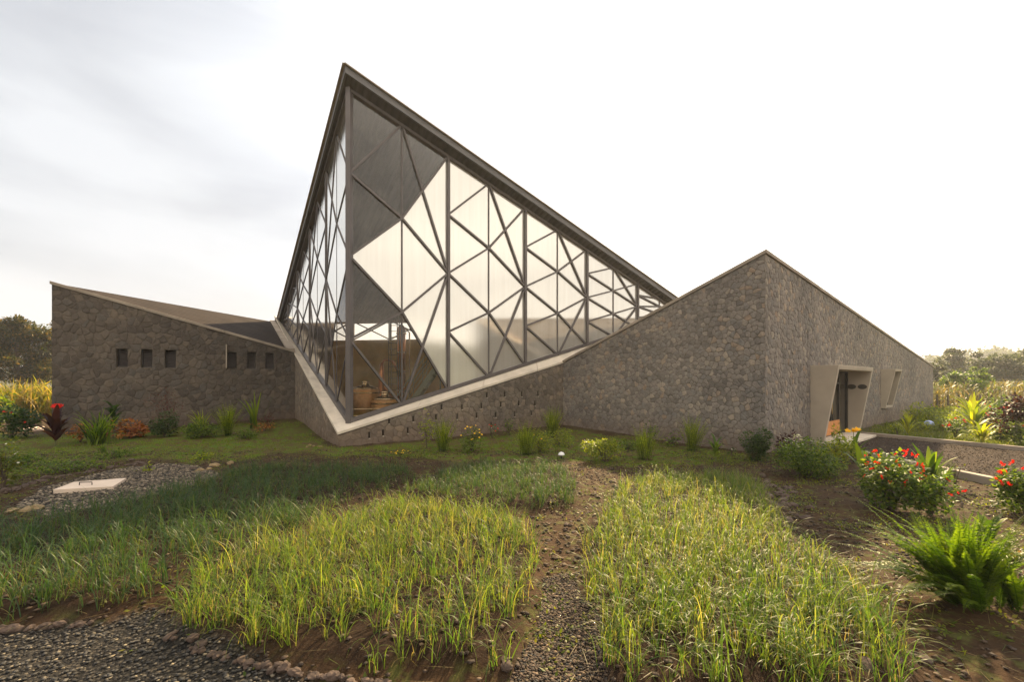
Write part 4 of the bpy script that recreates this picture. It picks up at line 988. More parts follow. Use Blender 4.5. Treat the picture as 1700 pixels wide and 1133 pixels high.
def broad(px, py, hpx, wpx, m, label, n=14, name='broad_leaf_plant', lw=.09, cat='plant', group=None, stem_m=None, flower_m=None, fsize=.1, droop=(.5, 1.6), stemh=.45):
    """a cane carrying broad arching leaves"""
    root, sc = thing(name, px, py, label, cat, group); h = hpx*sc; W = wpx*sc/2
    az = np.arange(n)*2.4+rng.normal(0, .2, n); f_ = np.linspace(.25, 1, n); b0 = np.stack([np.zeros(n), np.zeros(n), h*stemh*f_], 1)
    ln = np.hypot(W, h*(1-stemh))*rng.uniform(.75, 1.05, n); le = rng.uniform(.1, .6, n)+(1-f_)*.5; be = rng.uniform(*droop, n)
    v, f, r, c = ribbons(b0, az, ln, le, be, np.full(n, lw), rng.uniform(0, 1, n), 8, side=az+np.pi/2, taper=.6)
    t = np.tile(np.repeat(np.linspace(0, 1, 9), 2), n)
    # narrow at the foot as well
    V = v.reshape(n, 9, 2, 3); mid = V.mean(2, keepdims=True); k = np.clip(.25+np.linspace(0, 1, 9)*3, 0, 1)[None, :, None, None]; V = mid+(V-mid)*k
    addpart('foliage', [(V.reshape(-1, 3), f, r)], m, root)
    b = MB(); b.tube([(0, 0, -.03), (.01, 0, h*stemh)], [.014, .009], 6); _build(b, 'stem', stem_m or M_stem, root)
    if flower_m:
        b = MB(); b.tube([(0, 0, h*stemh), (0, 0, h*.95)], .006, 5); _build(b, 'flower_stalk', M_stem, root)
        for _ in range(4): flower(root, np.array([rng.normal(0, fsize*.35), rng.normal(0, fsize*.3), h*rng.uniform(.9, 1.02)]), flower_m, fsize, 'ruffle')
    return root

# ---- onion crop
def onion_geo(base, n_pl, hts, nb=(6, 10)):
    nbld = rng.integers(nb[0], nb[1], n_pl); idx = np.repeat(np.arange(n_pl), nbld); n = len(idx)
    b0 = base[idx]+np.stack([rng.normal(0, .02, n), rng.normal(0, .02, n), np.full(n, -.02)], 1)
    ln = hts[idx]*rng.uniform(.5, 1.25, n); az = rng.uniform(0, 6.28, n); le = np.abs(rng.normal(.10, .26, n)); be = rng.uniform(1.0, 3.7, n)
    pr = rng.uniform(.05, .80, n_pl)[idx]*.6+rng.uniform(0, .42, n)
    dry = rng.uniform(0, 1, n) < .28; pr[dry] = rng.uniform(.85, 1.0, dry.sum()); be[dry] = rng.uniform(1.8, 3.4, dry.sum()); ln[dry] *= .75
    wdt = rng.uniform(.0045, .008, n); wdt[dry] *= .6
    v, f, r, c = ribbons(b0, az, ln, le, be, wdt, pr, 10, power=2.1)
    return v, f, r
def scatter(poly, dens):
    a = np.array(poly); x0, y0 = a.min(0); x1, y1 = a.max(0); n = int((x1-x0)*(y1-y0)*dens)
    x = rng.uniform(x0, x1, n); y = rng.uniform(y0, y1, n); k = inpoly(x, y, poly); x, y = x[k], y[k]
    return x, y
names = ['left', 'middle back', 'front centre', 'right']
dens = [100, 135, 112, 120]; hmean = [.40, .27, .45, .44]
allp = []
for bi, poly in enumerate(beds):
    x, y = scatter(poly, dens[bi]); patch = fbm(x, y, 1.7, 2)
    k = rng.uniform(0, 1, len(x)) < np.clip(.9+patch*.5, .35, 1); x, y = x[k], y[k]
    vis = (y > 1.6) & (np.abs(x) < y*1.25+.6); x, y = x[vis], y[vis]
    hh = hmean[bi]*rng.uniform(.7, 1.2, len(x))*(1 if bi != 0 else 1)*np.clip(1.25-.07*y if bi != 1 else 1, .6, 1.15)
    allp.append(np.stack([x, y, gz(x, y), hh, np.full(len(x), bi)], 1))
allp = np.concatenate(allp); size = allp[:, 3]/allp[:, 1]
infr = (np.abs(allp[:, 0]/allp[:, 1]) < 1.17) & (allp[:, 1] > 2.35)
order = np.argsort(-size*infr); solo = order[:296]; rest = order[296:]
protos = []
for k in range(14):
    v, f, r = onion_geo(np.zeros((1, 3)), 1, np.array([1.0]) , (7, 11)); 
    # ribbon width does not scale with plant height: meshes are built at .5 m
    protos.append(None)
for k in range(14):
    v, f, r = onion_geo(np.zeros((1, 3)), 1, np.array([.5]), (7, 11)); me = npmesh('onion_plant', v, f, r); me.materials.append(M_onion); protos[k] = me
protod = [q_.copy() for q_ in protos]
for q_ in protod: q_.materials[0] = M_onion_shaded
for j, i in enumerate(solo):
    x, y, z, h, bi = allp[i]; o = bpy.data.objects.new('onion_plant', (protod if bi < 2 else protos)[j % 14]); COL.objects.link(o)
    o.location = (float(x), float(y), float(z)); s = float(h/.5); o.scale = (s, s, s); o.rotation_euler = (0, 0, float(rng.uniform(0, 6.28)))
    bn_ = names[int(bi)]; tag(o, 'green onion plant with arching leaves growing in the %s bed' % bn_, 'onion plant', 'onion plants near the front of the %s bed' % bn_)
for sel, m_, lb in ((allp[rest][:, 4] < 2, M_onion_shaded, 'dense bluish green onions filling the left and back beds, shade darkened into their colour'), (allp[rest][:, 4] >= 2, M_onion, 'dense sunlit onions filling the front centre and right beds')):
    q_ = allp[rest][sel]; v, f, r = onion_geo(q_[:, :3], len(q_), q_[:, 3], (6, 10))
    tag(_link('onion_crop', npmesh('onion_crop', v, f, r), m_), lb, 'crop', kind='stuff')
print('onions', len(allp))

# ---- lawn grass and weeds (uncountable)
def grassfield(n, x0, x1, y0, y1, test, h, wd, name, label, m, tuft=5):
    x = rng.uniform(x0, x1, n); y = rng.uniform(y0, y1, n); k = test(x, y); x, y = x[k], y[k]
    x = np.repeat(x, tuft)+rng.normal(0, .03, len(x)*tuft); y = np.repeat(y, tuft)+rng.normal(0, .03, len(y)*tuft); nn = len(x)
    b0 = np.stack([x, y, gz(x, y)-.005], 1)
    v, f, r, c = ribbons(b0, rng.uniform(0, 6.28, nn), h*rng.uniform(.5, 1.4, nn), rng.uniform(0, .6, nn), rng.uniform(.2, 1.6, nn), np.full(nn, wd), np.clip(rng.normal(.45, .28, nn), 0, 1), 3)
    tag(_link(name, npmesh(name, v, f, r), m), label, 'grass', kind='stuff')
def inl(x, y): return (smooth_mask(x, y, lawn_polys, .18, 2) > 0) & (smooth_mask(x, y, [path_poly], 0) < 1) & (rng.uniform(0, 1, len(x)) < np.clip(.42+fbm(x, y, 1.9, 3)*1.3, .03, 1)) & (np.abs(x) < y*1.3)
grassfield(26000, -17, 10, 8.3, 18.5, inl, .055, .006, 'lawn_grass', 'short patchy green lawn along the foot of the stone walls', M_grass, 6)
grassfield(30000, 10, 32, 9, 26, lambda x, y: (smooth_mask(x, y, lawn_polys, .18, 2) > 0) & (smooth_mask(x, y, [path_poly], 0) < 1), .09, .012, 'garden_grass', 'bright green grass under the flower garden on the right', M_weed, 5)
def inw(x, y):
    s = smooth_mask(x, y, beds, .0) > 0; g_ = smooth_mask(x, y, gravel_polys, .0) > 0
    d = np.where(s, .25, np.where(g_, .04, .6)); d = np.where(x > 2.5, d*1.3, d*.6)
    return (rng.uniform(0, 1, len(x)) < d*np.clip(.35+fbm(x, y, 2.6, 3)*1.0, 0, 1)) & (smooth_mask(x, y, [path_poly], 0) < 1)
x = rng.uniform(-13, 12, 60000); y = rng.uniform(2, 11.5, 60000); k = inw(x, y) & (np.abs(x) < y*1.25); x, y = x[k], y[k]
x = np.repeat(x, 4)+rng.normal(0, .035, len(x)*4); y = np.repeat(y, 4)+rng.normal(0, .035, len(y)*4); nn = len(x)
d = sph(nn); d[:, 2] = np.abs(d[:, 2])*.5+.15; ln = rng.uniform(.018, .05, nn)
v, f, r = leaves(np.stack([x, y, gz(x, y)+rng.uniform(0, .02, nn)], 1), d, sph(nn)*.5+[0, 0, 1], ln, ln*.5, np.clip(rng.normal(.5, .3, nn), 0, 1))
tag(_link('creeping_weeds', npmesh('creeping_weeds', v, f, r), M_weed), 'small creeping weeds and moss on the bare earth', 'weeds', kind='stuff')
# dead straw lying on the soil
n = 9000; x = rng.uniform(-11, 9, n); y = rng.uniform(2, 11, n); k = (smooth_mask(x, y, gravel_polys, 0) < 1) & (smooth_mask(x, y, [path_poly], 0) < 1) & (np.abs(x) < y*1.25); x, y = x[k], y[k]; nn = len(x)
v, f, r, c = ribbons(np.stack([x, y, gz(x, y)+.012], 1), rng.uniform(0, 6.28, nn), rng.uniform(.05, .22, nn), np.full(nn, 1.45)+rng.normal(0, .08, nn), rng.normal(0, .25, nn), np.full(nn, .005), rng.uniform(.2, .8, nn), 4)
tag(_link('dead_straw', npmesh('dead_straw', v, f, r), M_dry), 'dry straw and fallen leaves lying over the soil', 'straw', kind='stuff')

# ---- gravel and clods (uncountable small stones)
def pebbles(x, y, s, name, label, m, sink=.3):
    n = len(x); t = (1+5**.5)/2
    ico = np.array([(0,0,1),(.9,0,.35),(.28,.85,.35),(-.72,.53,.35),(-.72,-.53,.35),(.28,-.85,.35),(0,0,-.6)])
    fc = np.array([(0,1,2),(0,2,3),(0,3,4),(0,4,5),(0,5,1),(6,2,1),(6,3,2),(6,4,3),(6,5,4),(6,1,5)])
    a = rng.uniform(0, 6.28, n); ca, sa = np.cos(a)[:, None], np.sin(a)[:, None]
    q = ico[None]*rng.uniform(.65, 1.3, (n, 7, 1))*s[:, None, None]; sx = rng.uniform(.7, 1.5, (n, 1)); sz = rng.uniform(.45, .8, (n, 1))
    X = q[:, :, 0]*sx; Y = q[:, :, 1]; Zq = q[:, :, 2]*sz
    V = np.stack([X*ca-Y*sa+x[:, None], X*sa+Y*ca+y[:, None], Zq+(gz(x, y)+s*sink)[:, None]], 2).reshape(-1, 3)
    Fq = (np.arange(n)[:, None, None]*7+fc[None]).reshape(-1, 3)
    tag(_link(name, npmesh(name, V, Fq, np.repeat(rng.uniform(0, 1, n), 7)), m), label, 'gravel', kind='stuff')
def pebmat(name, stops):
    m, t, b, o = mat(name); a = N(t, 'ShaderNodeAttribute', attribute_name='rnd'); r = ramp(t, a.outputs['Fac'], stops); g = N(t, 'ShaderNodeNewGeometry')
    n = noise(t, g.outputs['Position'], 60, 4); c = mix(t, .6, r.outputs[0], ramp(t, n.outputs[0], [(.3, (.6,.6,.6)), (.7, (1.3,1.3,1.3))]).outputs[0], 'MULTIPLY')
    L(t, c, b.inputs['Base Color']); b.inputs['Roughness'].default_value = .85; return m
M_peb = pebmat('gravel_grey', [(0, (.018,.018,.018)), (.5, (.04,.038,.037)), (.85, (.085,.076,.064)), (1, (.22,.18,.12))])
M_clod = pebmat('clod_brown', [(0, (.02,.012,.008)), (.5, (.045,.027,.017)), (.85, (.09,.058,.036)), (1, (.20,.135,.08))])
n = 90000; x = rng.uniform(-9, 3, n); y = rng.uniform(2.1, 9.6, n); k = (smooth_mask(x, y, gravel_polys, .05, 4) > 0) & (np.abs(x) < y*1.2+.3); kn = k & (y < 4.6); kf_ = k & (y >= 4.6); pebbles(x[kn], y[kn], rng.uniform(.006, .017, kn.sum()), 'loose_gravel', 'loose grey gravel of the foreground path', M_peb)
M_pale = pebmat('gravel_tan', [(0, (.05,.042,.034)), (.5, (.11,.088,.065)), (.85, (.22,.175,.12)), (1, (.36,.29,.20))])
pebbles(x[kf_], y[kf_], rng.uniform(.010, .028, kf_.sum()), 'tan_gravel', 'tan gravel lying round the square cover on the left', M_pale)
n = 30000; x = rng.uniform(-.6, .8, n); y = rng.uniform(2.1, 4.6, n); k = smooth_mask(x, y, cpath, .07, 5) > 0; q_ = rng.uniform(0, 1, n) < .3
pebbles(x[k & q_], y[k & q_], rng.uniform(.005, .012, (k & q_).sum()), 'path_gravel', 'fine grey gravel scattered on the central path', M_peb)
pebbles(x[k & ~q_], y[k & ~q_], rng.uniform(.005, .015, (k & ~q_).sum()), 'path_grit', 'brown grit scattered on the central path', M_clod)
n = 34000; x = rng.uniform(-12, 8.2, n); y = rng.uniform(2.1, 11, n); nb_ = (smooth_mask(x, y, gravel_polys, .05, 4) < 1); bd = smooth_mask(x, y, beds, 0) > 0
k = nb_ & (np.abs(x) < y*1.2+.3) & (rng.uniform(0, 1, n) < np.where(bd, .5, np.clip(.5+fbm(x, y, 2, 3), .12, 1))); pebbles(x[k], y[k], rng.uniform(.008, .028, k.sum())**1.0, 'soil_clods', 'brown clods and small stones on the earth between the beds', M_clod)

n = 26000; x = rng.uniform(8, 19, n); y = rng.uniform(3, 15.5, n); k = smooth_mask(x, y, [path_poly], 0) > 0; pebbles(x[k], y[k], rng.uniform(.008, .022, k.sum()), 'path_stones', 'small brown stones surfacing the entrance path', M_clod)
# ---- individual field stones edging the beds
def rockmesh(seed):
    rs = np.random.default_rng(seed); bm = bmesh.new(); bmesh.ops.create_icosphere(bm, subdivisions=3, radius=1)
    ph = rs.uniform(0, 6.28, (5, 3)); fr = rs.uniform(.8, 3.2, (5, 3))
    pl = rs.normal(size=(7, 3)); pl /= np.linalg.norm(pl, axis=1, keepdims=True); dd = rs.uniform(.62, .9, 7)
    for v in bm.verts:
        c = np.array(v.co)
        for p_, d_ in zip(pl, dd):
            e = c@p_
            if e > d_: c = c-p_*(e-d_)*.85
        k = 1+sum(.05*math.sin(c@fr[i]*2+ph[i][0]) for i in range(5)); k += .07*math.sin(7*c[0]+ph[0][1])*math.sin(6*c[1]+ph[1][1])*math.sin(7*c[2])+.035*math.sin(17*c[0]+ph[2][0])*math.sin(15*c[1]+4*c[2])
        v.co = c*k
    me = bpy.data.meshes.new('field_stone'); bm.to_mesh(me); bm.free(); me.materials.append(M_rock); return me
rocks = [rockmesh(k) for k in range(9)]
rocks_pale = [r_.copy() for r_ in rocks[:3]]
for r_ in rocks_pale: r_.materials[0] = M_rock_pale
def rock(px, py, s, label, group, pale=False, world=None):
    p = GG(px, py) if world is None else world; me = random.choice(rocks_pale if pale else rocks)
    o = bpy.data.objects.new('field_stone', me); COL.objects.link(o)
    s = s*.75; a, b_, c_ = s*rng.uniform(.8, 1.35), s*rng.uniform(.7, 1.1), s*rng.uniform(.5, .8)
    o.scale = (a, b_, c_); o.location = (float(p[0]), float(p[1]), float(p[2]+c_*.35)); o.rotation_euler = (float(rng.normal(0, .15)), float(rng.normal(0, .15)), float(rng.uniform(0, 6.28)))
    tag(o, label, 'stone', group)
def rockrow(pts, n, s, label, group, jit=5, pale=False):
    pts = np.array(pts, float); seg = np.linalg.norm(np.diff(pts, axis=0), axis=1); cs = np.concatenate([[0], np.cumsum(seg)])
    for k in range(n):
        t = (k+.5)/n*cs[-1]; i = min(np.searchsorted(cs, t)-1, len(seg)-1); i = max(i, 0); q = pts[i]+(pts[i+1]-pts[i])*(t-cs[i])/seg[i]
        rock(q[0]+rng.normal(0, jit), q[1]+rng.normal(0, jit*.35), s*rng.uniform(.6, 1.3), label, group, pale)
rockrow([(8,818),(70,800),(140,786),(230,772)], 17, .085, 'rounded stone in the curved row behind the gravel and pale cover', 'stones edging the left gravel patch', 2)
rockrow([(208,764),(240,770),(290,778),(350,778)], 10, .075, 'dark stone lying in the bare earth between lawn and gravel on the left', 'stones in the left earth patch', 6)
rockrow([(318,786),(345,780),(380,770)], 5, .085, 'pale yellow stone at the corner of the left onion bed', 'pale stones by the left bed', 3, True)
rockrow([(12,852),(40,848),(70,846)], 3, .09, 'pale stone beside weeds at the far left edge', 'pale stones at the left edge', 3, True)
rockrow([(-10,1050),(70,1044),(150,1038)], 12, .05, 'small brown stone between the left onion bed and the gravel', 'stones edging the left bed', 5)
rockrow([(270,1052),(330,1080),(430,1108),(560,1128),(640,1136)], 46, .04, 'rough brown stone edging the soil of the front centre bed', 'stones edging the front centre bed', 9)
rockrow([(845,1115),(838,1095)], 2, .06, 'round tan stone at the corner of the front centre bed by the path', 'stones at the path corner', 2)
rockrow([(1018,800),(1028,815),(1012,840)], 7, .06, 'reddish stone on the back left corner of the right bed', 'stones at the back of the right bed', 3)
rockrow([(1040,796),(1120,790),(1200,788),(1240,795)], 14, .05, 'small stone in the row along the back of the right bed', 'stones along the back of the right bed', 3)
rockrow([(1245,800),(1280,815),(1300,840),(1310,862)], 60, .075, 'grey stone in the loose rubble pile right of the right bed', 'rubble pile right of the right bed', 15)
rockrow([(980,800),(985,830),(960,860),(930,890),(950,930)], 34, .035, 'small stone trodden into the earth path between the beds', 'stones on the earth path', 14)
rockrow([(540,862),(620,842),(680,815),(700,790)], 20, .038, 'small tan stone on the strip between the left and front centre beds', 'stones between the left and centre beds', 9)
rockrow([(505,742),(540,741)], 7, .05, 'pale stone at the foot of the glass hall corner', 'stones at the hall corner', 3, True)
rockrow([(1500,1085),(1540,1100),(1420,1105)], 4, .07, 'half-buried stone on the bare soil at the lower right', 'stones at the lower right', 6)
rockrow([(1310,880),(1340,905),(1400,960)], 8, .035, 'small stone on the right edge of the right bed', 'stones on the right edge of the bed', 5)

# ---- the planting, left to right
bush(20, 728, 50, 80, M_dkgreen, 'dark green shrub dotted with red flowers at the far left edge', n=1500, ls=.10, flowers=(M_red, 9, .07, 'ruffle'), name='flowering_shrub')
bush(6, 812, 80, 44, M_weed, 'leafy weed with pale flower heads rising at the left margin beside the stones', 'weed', n=420, ls=.07, flowers=(M_white, 12, .035, 'disc'), name='tall_weed')
bush(45, 775, 20, 70, M_green, 'low green ground plant on the lawn left of the pale cover', n=600, ls=.06, name='ground_plant')
bush(110, 785, 22, 120, M_green, 'spreading low greenery behind the curved stone row', n=1000, ls=.05, name='ground_plant')
bush(190, 760, 18, 70, M_green, 'low weed patch between the lawn and the bare earth', n=500, ls=.05, name='ground_plant')
bush(335, 763, 12, 34, M_lime, 'small lime lettuce-like plant behind the pale yellow stones', n=90, ls=.09, name='leafy_seedling')
bush(248, 783, 14, 18, M_lime, 'tiny bright seedling on the gravel right of the pale cover', n=40, ls=.06, name='leafy_seedling')
broad(92, 742, 66, 56, M_purple, 'dark purple canna with a red flower at the left wing corner', n=20, lw=.16, cat='plant', flower_m=M_red, fsize=.2, stemh=.55, name='canna_plant', droop=(.6, 1.4))
bush(133, 735, 26, 38, M_orange, 'small orange-leaved plant between the purple canna and the spiky clump', n=160, ls=.10, name='croton_shrub', lift=.7)
clump(165, 738, 56, 80, M_fern, 'tall spiky green clump near the left end of the left wing', n=90, wd=.05)
clump(172, 752, 18, 26, M_green, 'short green tuft on the lawn in front of the tall spiky clump', n=40, wd=.02)
broad(188, 728, 66, 52, M_dkgreen, 'drooping broad-leaved dracaena against the left wing wall', n=18, lw=.13, name='dracaena_plant', stemh=.75, droop=(1.2, 2.2))
bush(215, 728, 34, 56, M_orange, 'round orange-pink leafed croton on the lawn by the left wing', n=420, ls=.12, name='croton_shrub', aspect=.7)
bush(272, 722, 58, 52, M_maroon, 'wispy maroon shrub growing behind the round dark green bush', n=800, ls=.06, aspect=.3, name='maroon_shrub', lift=.82, clump=14)
bush(272, 726, 40, 48, M_dkgreen, 'round dark green bush below the maroon shrub', n=1400, ls=.07)
clump(333, 716, 36, 40, M_fernb, 'spiky light green clump behind the low bush under the gap between windows', n=60, wd=.035)
bush(335, 727, 30, 60, M_green, 'low rounded mid-green bush beside the arching clump', n=1300, ls=.07)
fernplant(378, 724, 60, 60, M_fernb, 'upright green fern clump right of the low rounded bush', nf=60, npn=20, pin=.06)
broad(383, 708, 32, 34, M_green, 'small rosette plant peeking above the upright fern clump', n=14, lw=.05, name='rosette_plant')
clump(422, 712, 56, 44, M_green, 'tall stiff agave with folded leaf tips near the inner corner', cat='agave', n=13, wd=.09, name='agave_plant', bend=(.05, .9), lean=.5)
bush(446, 708, 22, 34, M_maroon, 'small maroon-leaved plant beside the agave', n=220, ls=.07, name='maroon_shrub')
bush(440, 716, 14, 40, M_orange, 'low orange-brown plant at the foot of the agave', n=180, ls=.07, name='croton_shrub')
bush(405, 729, 18, 46, M_green, 'low spreading green plant in front of the agave', n=600, ls=.05)
# middle
bush(709, 747, 64, 24, M_lime, 'thin leafy sapling standing before the slotted stone base', 'sapling', n=240, ls=.07, name='sapling', lift=.6, stemn=3)
fernplant(735, 750, 65, 60, M_fernb, 'bright upright fern clump beside the thin sapling', nf=64, npn=20, pin=.05)
bush(783, 752, 46, 36, M_green, 'bush with small yellow flowers right of the bright fern clump', n=800, ls=.05, flowers=(M_petal, 16, .05, 'disc'), name='flowering_shrub')
bush(754, 722, 26, 26, M_green, 'small yellow-flowered bush close under the slotted wall', n=300, ls=.05, flowers=(M_petal, 6, .05, 'disc'), name='flowering_shrub')
bush(817, 728, 24, 20, M_green, 'slender plant with a few red blooms before the slotted wall', n=120, ls=.05, flowers=(M_red, 5, .06, 'ruffle'), name='flowering_shrub')
bush(845, 724, 30, 24, M_green, 'thin green plant between the red blooms and the wide fern', n=200, ls=.06)
bush(664, 757, 9, 34, M_weed, 'low mat of tiny yellow flowers on the lawn near the hall corner', n=160, ls=.04, flowers=(M_petal, 14, .03, 'disc'), name='ground_flower')
fernplant(874, 756, 62, 62, M_fernb, 'wide upright fern clump in the middle of the lawn', nf=70, npn=20, pin=.05)
bush(896, 752, 36, 42, M_lime, 'yellow-green bush touching the wide fern clump', n=900, ls=.05, flowers=(M_petal, 4, .045, 'disc'))
fernplant(918, 726, 55, 62, M_fernb, 'tall fern clump at the dark joint where base meets right wing', nf=64, npn=20, pin=.06)
bush(927, 740, 26, 48, M_lime, 'airy yellow-green bush in front of the tall fern clump', n=800, ls=.05)
bush(1002, 768, 40, 66, M_lime, 'round light green bush on bare earth before the right wing', n=1900, ls=.055)
fernplant(1069, 764, 65, 64, M_fernb, 'feathery fern clump second from the round light bush', nf=70, npn=22, pin=.045)
bush(1042, 748, 18, 40, M_green, 'low green plant between the round bush and feathery fern', n=500, ls=.05)
bush(1080, 738, 36, 26, M_green, 'thin leafy plant behind the feathery fern clump', n=220, ls=.06)
fernplant(1150, 750, 67, 64, M_fernb, 'tall arching fern clump against the right wing wall', nf=70, npn=22, pin=.05)
bush(1117, 742, 30, 26, M_green, 'sparse grey-green plant left of the tall arching fern', n=110, ls=.09)
broad(1188, 768, 42, 52, M_green, 'small palm-like plant with drooping leaves on bare earth', n=20, lw=.06, name='dracaena_plant', stemh=.6, droop=(1.2, 2.2))
bush(1214, 756, 12, 16, M_dkgreen, 'tiny white-flowered plant beside the palm-like plant', n=70, ls=.05, flowers=(M_white, 3, .04, 'ruffle'), name='ground_flower')
bush(1252, 765, 58, 54, M_dkgreen, 'dense dark green bush at the sharp corner of the right wing', n=2400, ls=.06)
bush(1309, 762, 48, 34, M_purple, 'purple-leaved plant between the dark bush and the entrance', n=320, ls=.09, name='purple_shrub')
bush(1325, 765, 44, 40, M_white, 'variegated cream-leaved plant behind the wide green bush', n=70, ls=.09, name='variegated_plant')
bush(1342, 792, 62, 110, M_green, 'wide bright green bush in front of the entrance wall', n=4200, ls=.055, clump=16)
bush(1390, 770, 46, 66, M_lime, 'mixed yellow-green shrub beside the entrance path', n=1100, ls=.06, flowers=(M_white, 5, .05, 'ruffle'))
bush(1393, 758, 54, 22, M_lime, 'narrow leafy plant rising before the wooden door panel', n=260, ls=.06)
broad(1386, 772, 40, 24, M_yellow, 'single yellow-leaved plant at the end of the wide bush', n=7, lw=.09, name='yellow_leaf_plant', stemh=.3)
broad(1417, 768, 56, 40, M_green, 'canna with an orange-yellow flower in front of the doorway', n=9, lw=.10, flower_m=M_petal, fsize=.15, name='canna_plant', stemh=.3)
broad(1430, 785, 52, 40, M_green, 'broad single canna leaf plant at the left of the red bush', n=6, lw=.13, name='canna_plant', stemh=.15, droop=(.2, .9))
r0, w0, h0 = bush(1478, 846, 100, 96, M_green, 'large leafy bush covered in scarlet flower spikes left of the path kerb', n=2300, ls=.062, clump=22, name='scarlet_flower_bush', lift=.54, flowers=(M_red, 26, .042, 'spike'), aspect=.7, stemn=16)
r0, w0, h0 = bush(1545, 858, 66, 84, M_green, 'lower scarlet-flowered bush spreading right from the large one', n=1500, ls=.055, clump=14, name='scarlet_flower_bush', flowers=(M_red, 7, .04, 'spike'), aspect=.7)
broad(1543, 806, 70, 60, M_green, "bird's nest fern with broad upright fronds behind the scarlet bushes", n=18, lw=.10, name='nest_fern', cat='fern', stemh=.05, droop=(.3, 1.0))
fernplant(1558, 808, 52, 46, M_fern, 'narrow sword fern beside the broad nest fern', nf=18, npn=20, pin=.05)
bush(1585, 812, 50, 30, M_weed, 'bare twiggy seedling in front of the path kerb', n=70, ls=.04, name='twiggy_seedling')
bush(1702, 856, 88, 80, M_green, 'scarlet-flowered bush cut by the right edge of the picture', n=2000, ls=.06, clump=16, name='scarlet_flower_bush', flowers=(M_red, 20, .045, 'spike'), aspect=.7)
fernplant(1604, 1004, 160, 275, M_fern, 'huge sword fern with long arching fronds in the right foreground', nf=140, npn=64, pin=.052, leftbias=.34)
fernplant(1682, 1012, 96, 60, M_fern, 'small upright sword fern at the right edge beside the huge one', nf=24, npn=40, pin=.05)
broad(1640, 905, 52, 60, M_green, 'glossy bright green rosette behind the huge sword fern', n=22, lw=.08, name='rosette_plant', stemh=.3, droop=(.3, 1.0))
bush(1680, 935, 20, 40, M_weed, 'low weedy plant with orange blooms behind the small sword fern', n=200, ls=.05, flowers=(M_orange, 4, .04, 'ruffle'), name='ground_flower')
# garden beyond the path
broad(1507, 726, 42, 36, M_yellow, 'yellow palm-like croton at the wing wall beyond the path', n=34, lw=.045, name='yellow_leaf_plant', stemh=.45, droop=(.2, .9))
bush(1490, 722, 18, 24, M_lime, 'small pale shrub left of the yellow croton', n=200, ls=.08)
bush(1545, 706, 32, 60, M_lime, 'airy yellow-green shrub by the far end of the wing', n=900, ls=.10)
bush(1530, 716, 20, 30, M_lime, 'small lime shrub between the yellow croton and the airy shrub', n=260, ls=.08)
bush(1586, 728, 34, 34, M_green, 'bush with pinkish red blooms left of the golden fronds', n=500, ls=.08, flowers=(M_red, 8, .10, 'ruffle'), name='flowering_shrub')
broad(1617, 722, 54, 70, M_lime, 'lime broad-leaved ginger plant in the middle of the far garden', n=30, lw=.11, name='ginger_plant', stemh=.5, droop=(.2, 1.0))
broad(1630, 738, 30, 80, M_yellow, 'golden arching plant in front of the lime ginger', n=34, lw=.075, name='yellow_leaf_plant', stemh=.3, droop=(1.0, 2.2))
bush(1645, 715, 44, 60, M_green, 'rounded bush topped with pink-red blossom in the far garden', n=1100, ls=.11, flowers=(M_red, 14, .10, 'ruffle'), name='flowering_shrub')
bush(1660, 732, 34, 50, M_green, 'green bush between the blossom bush and the purple one', n=800, ls=.10)
bush(1684, 738, 68, 56, M_purple, 'tall dark purple shrub at the right edge beyond the path', n=900, ls=.12, name='purple_shrub', lift=.75)
bush(1694, 740, 36, 30, M_green, 'green undergrowth with red blooms under the purple shrub', n=400, ls=.09, flowers=(M_red, 4, .1, 'ruffle'), name='flowering_shrub')
bush(1600, 700, 26, 50, M_lime, 'pale green shrub row behind the lime ginger', n=700, ls=.12)
bush(1575, 694, 20, 46, M_yellow, 'small golden shrub next to the cabbage patch', n=500, ls=.1)
bush(1520, 704, 34, 40, M_lime, 'round lime shrub touching the wing wall beyond the path', n=700, ls=.10)
bush(1566, 716, 26, 44, M_lime, 'spreading yellow-green shrub in front of the airy one', n=700, ls=.10)
bush(1672, 700, 40, 60, M_green, 'leafy green bush behind the tall purple shrub', n=900, ls=.14)
bush(1600, 716, 30, 44, M_lime, 'lime shrub dotted with orange blooms left of the ginger', n=700, ls=.10, flowers=(M_orange, 6, .1, 'ruffle'), name='flowering_shrub')
broad(1612, 704, 44, 60, M_yellow, 'golden broad-leaved plant behind the lime ginger', n=20, lw=.16, name='yellow_leaf_plant', stemh=.5, droop=(.2, 1.0))
bush(1560, 690, 12, 60, M_green, 'low bluish-green vegetable patch beside the wing end', 'vegetables', n=700, ls=.16, name='cabbage_patch')
bush(1650, 694, 20, 70, M_green, 'dull green bush row at the foot of the dry maize', n=900, ls=.14)
# garden lamps: little mushroom lights
def lamp(px, py, s, capm, label):
    root, sc = thing('garden_light', px, py, label, 'garden light')
    b = MB(); b.lathe((0, 0, -.05), [(s*.25, 0), (s*.25, .05+s*1.1), (s*.3, .05+s*1.15)], 14); _build(b, 'stem', M_dark, root)
    b = MB(); b.lathe((0, 0, s*1.1), [(s*.3, 0), (s, .0), (s*1.02, s*.1), (s*.85, s*.55), (s*.5, s*.85), (s*.1, s*.97)], 18); o = _build(b, 'cap', capm, root)
    o.data.polygons.foreach_set('use_smooth', [True]*len(o.data.polygons))
M_capw = plain('white_cap', (.75,.74,.74), .4, 0, .05, 5, .05); M_capb = plain('blue_cap', (.34,.42,.75), .4, 0, .05, 5, .05)
lamp(932, 762, .075, M_capw, 'small white mushroom-shaped light on the earth behind the middle bed')
lamp(1542, 713, .16, M_capb, 'small bluish mushroom-shaped light in the grass beyond the path')

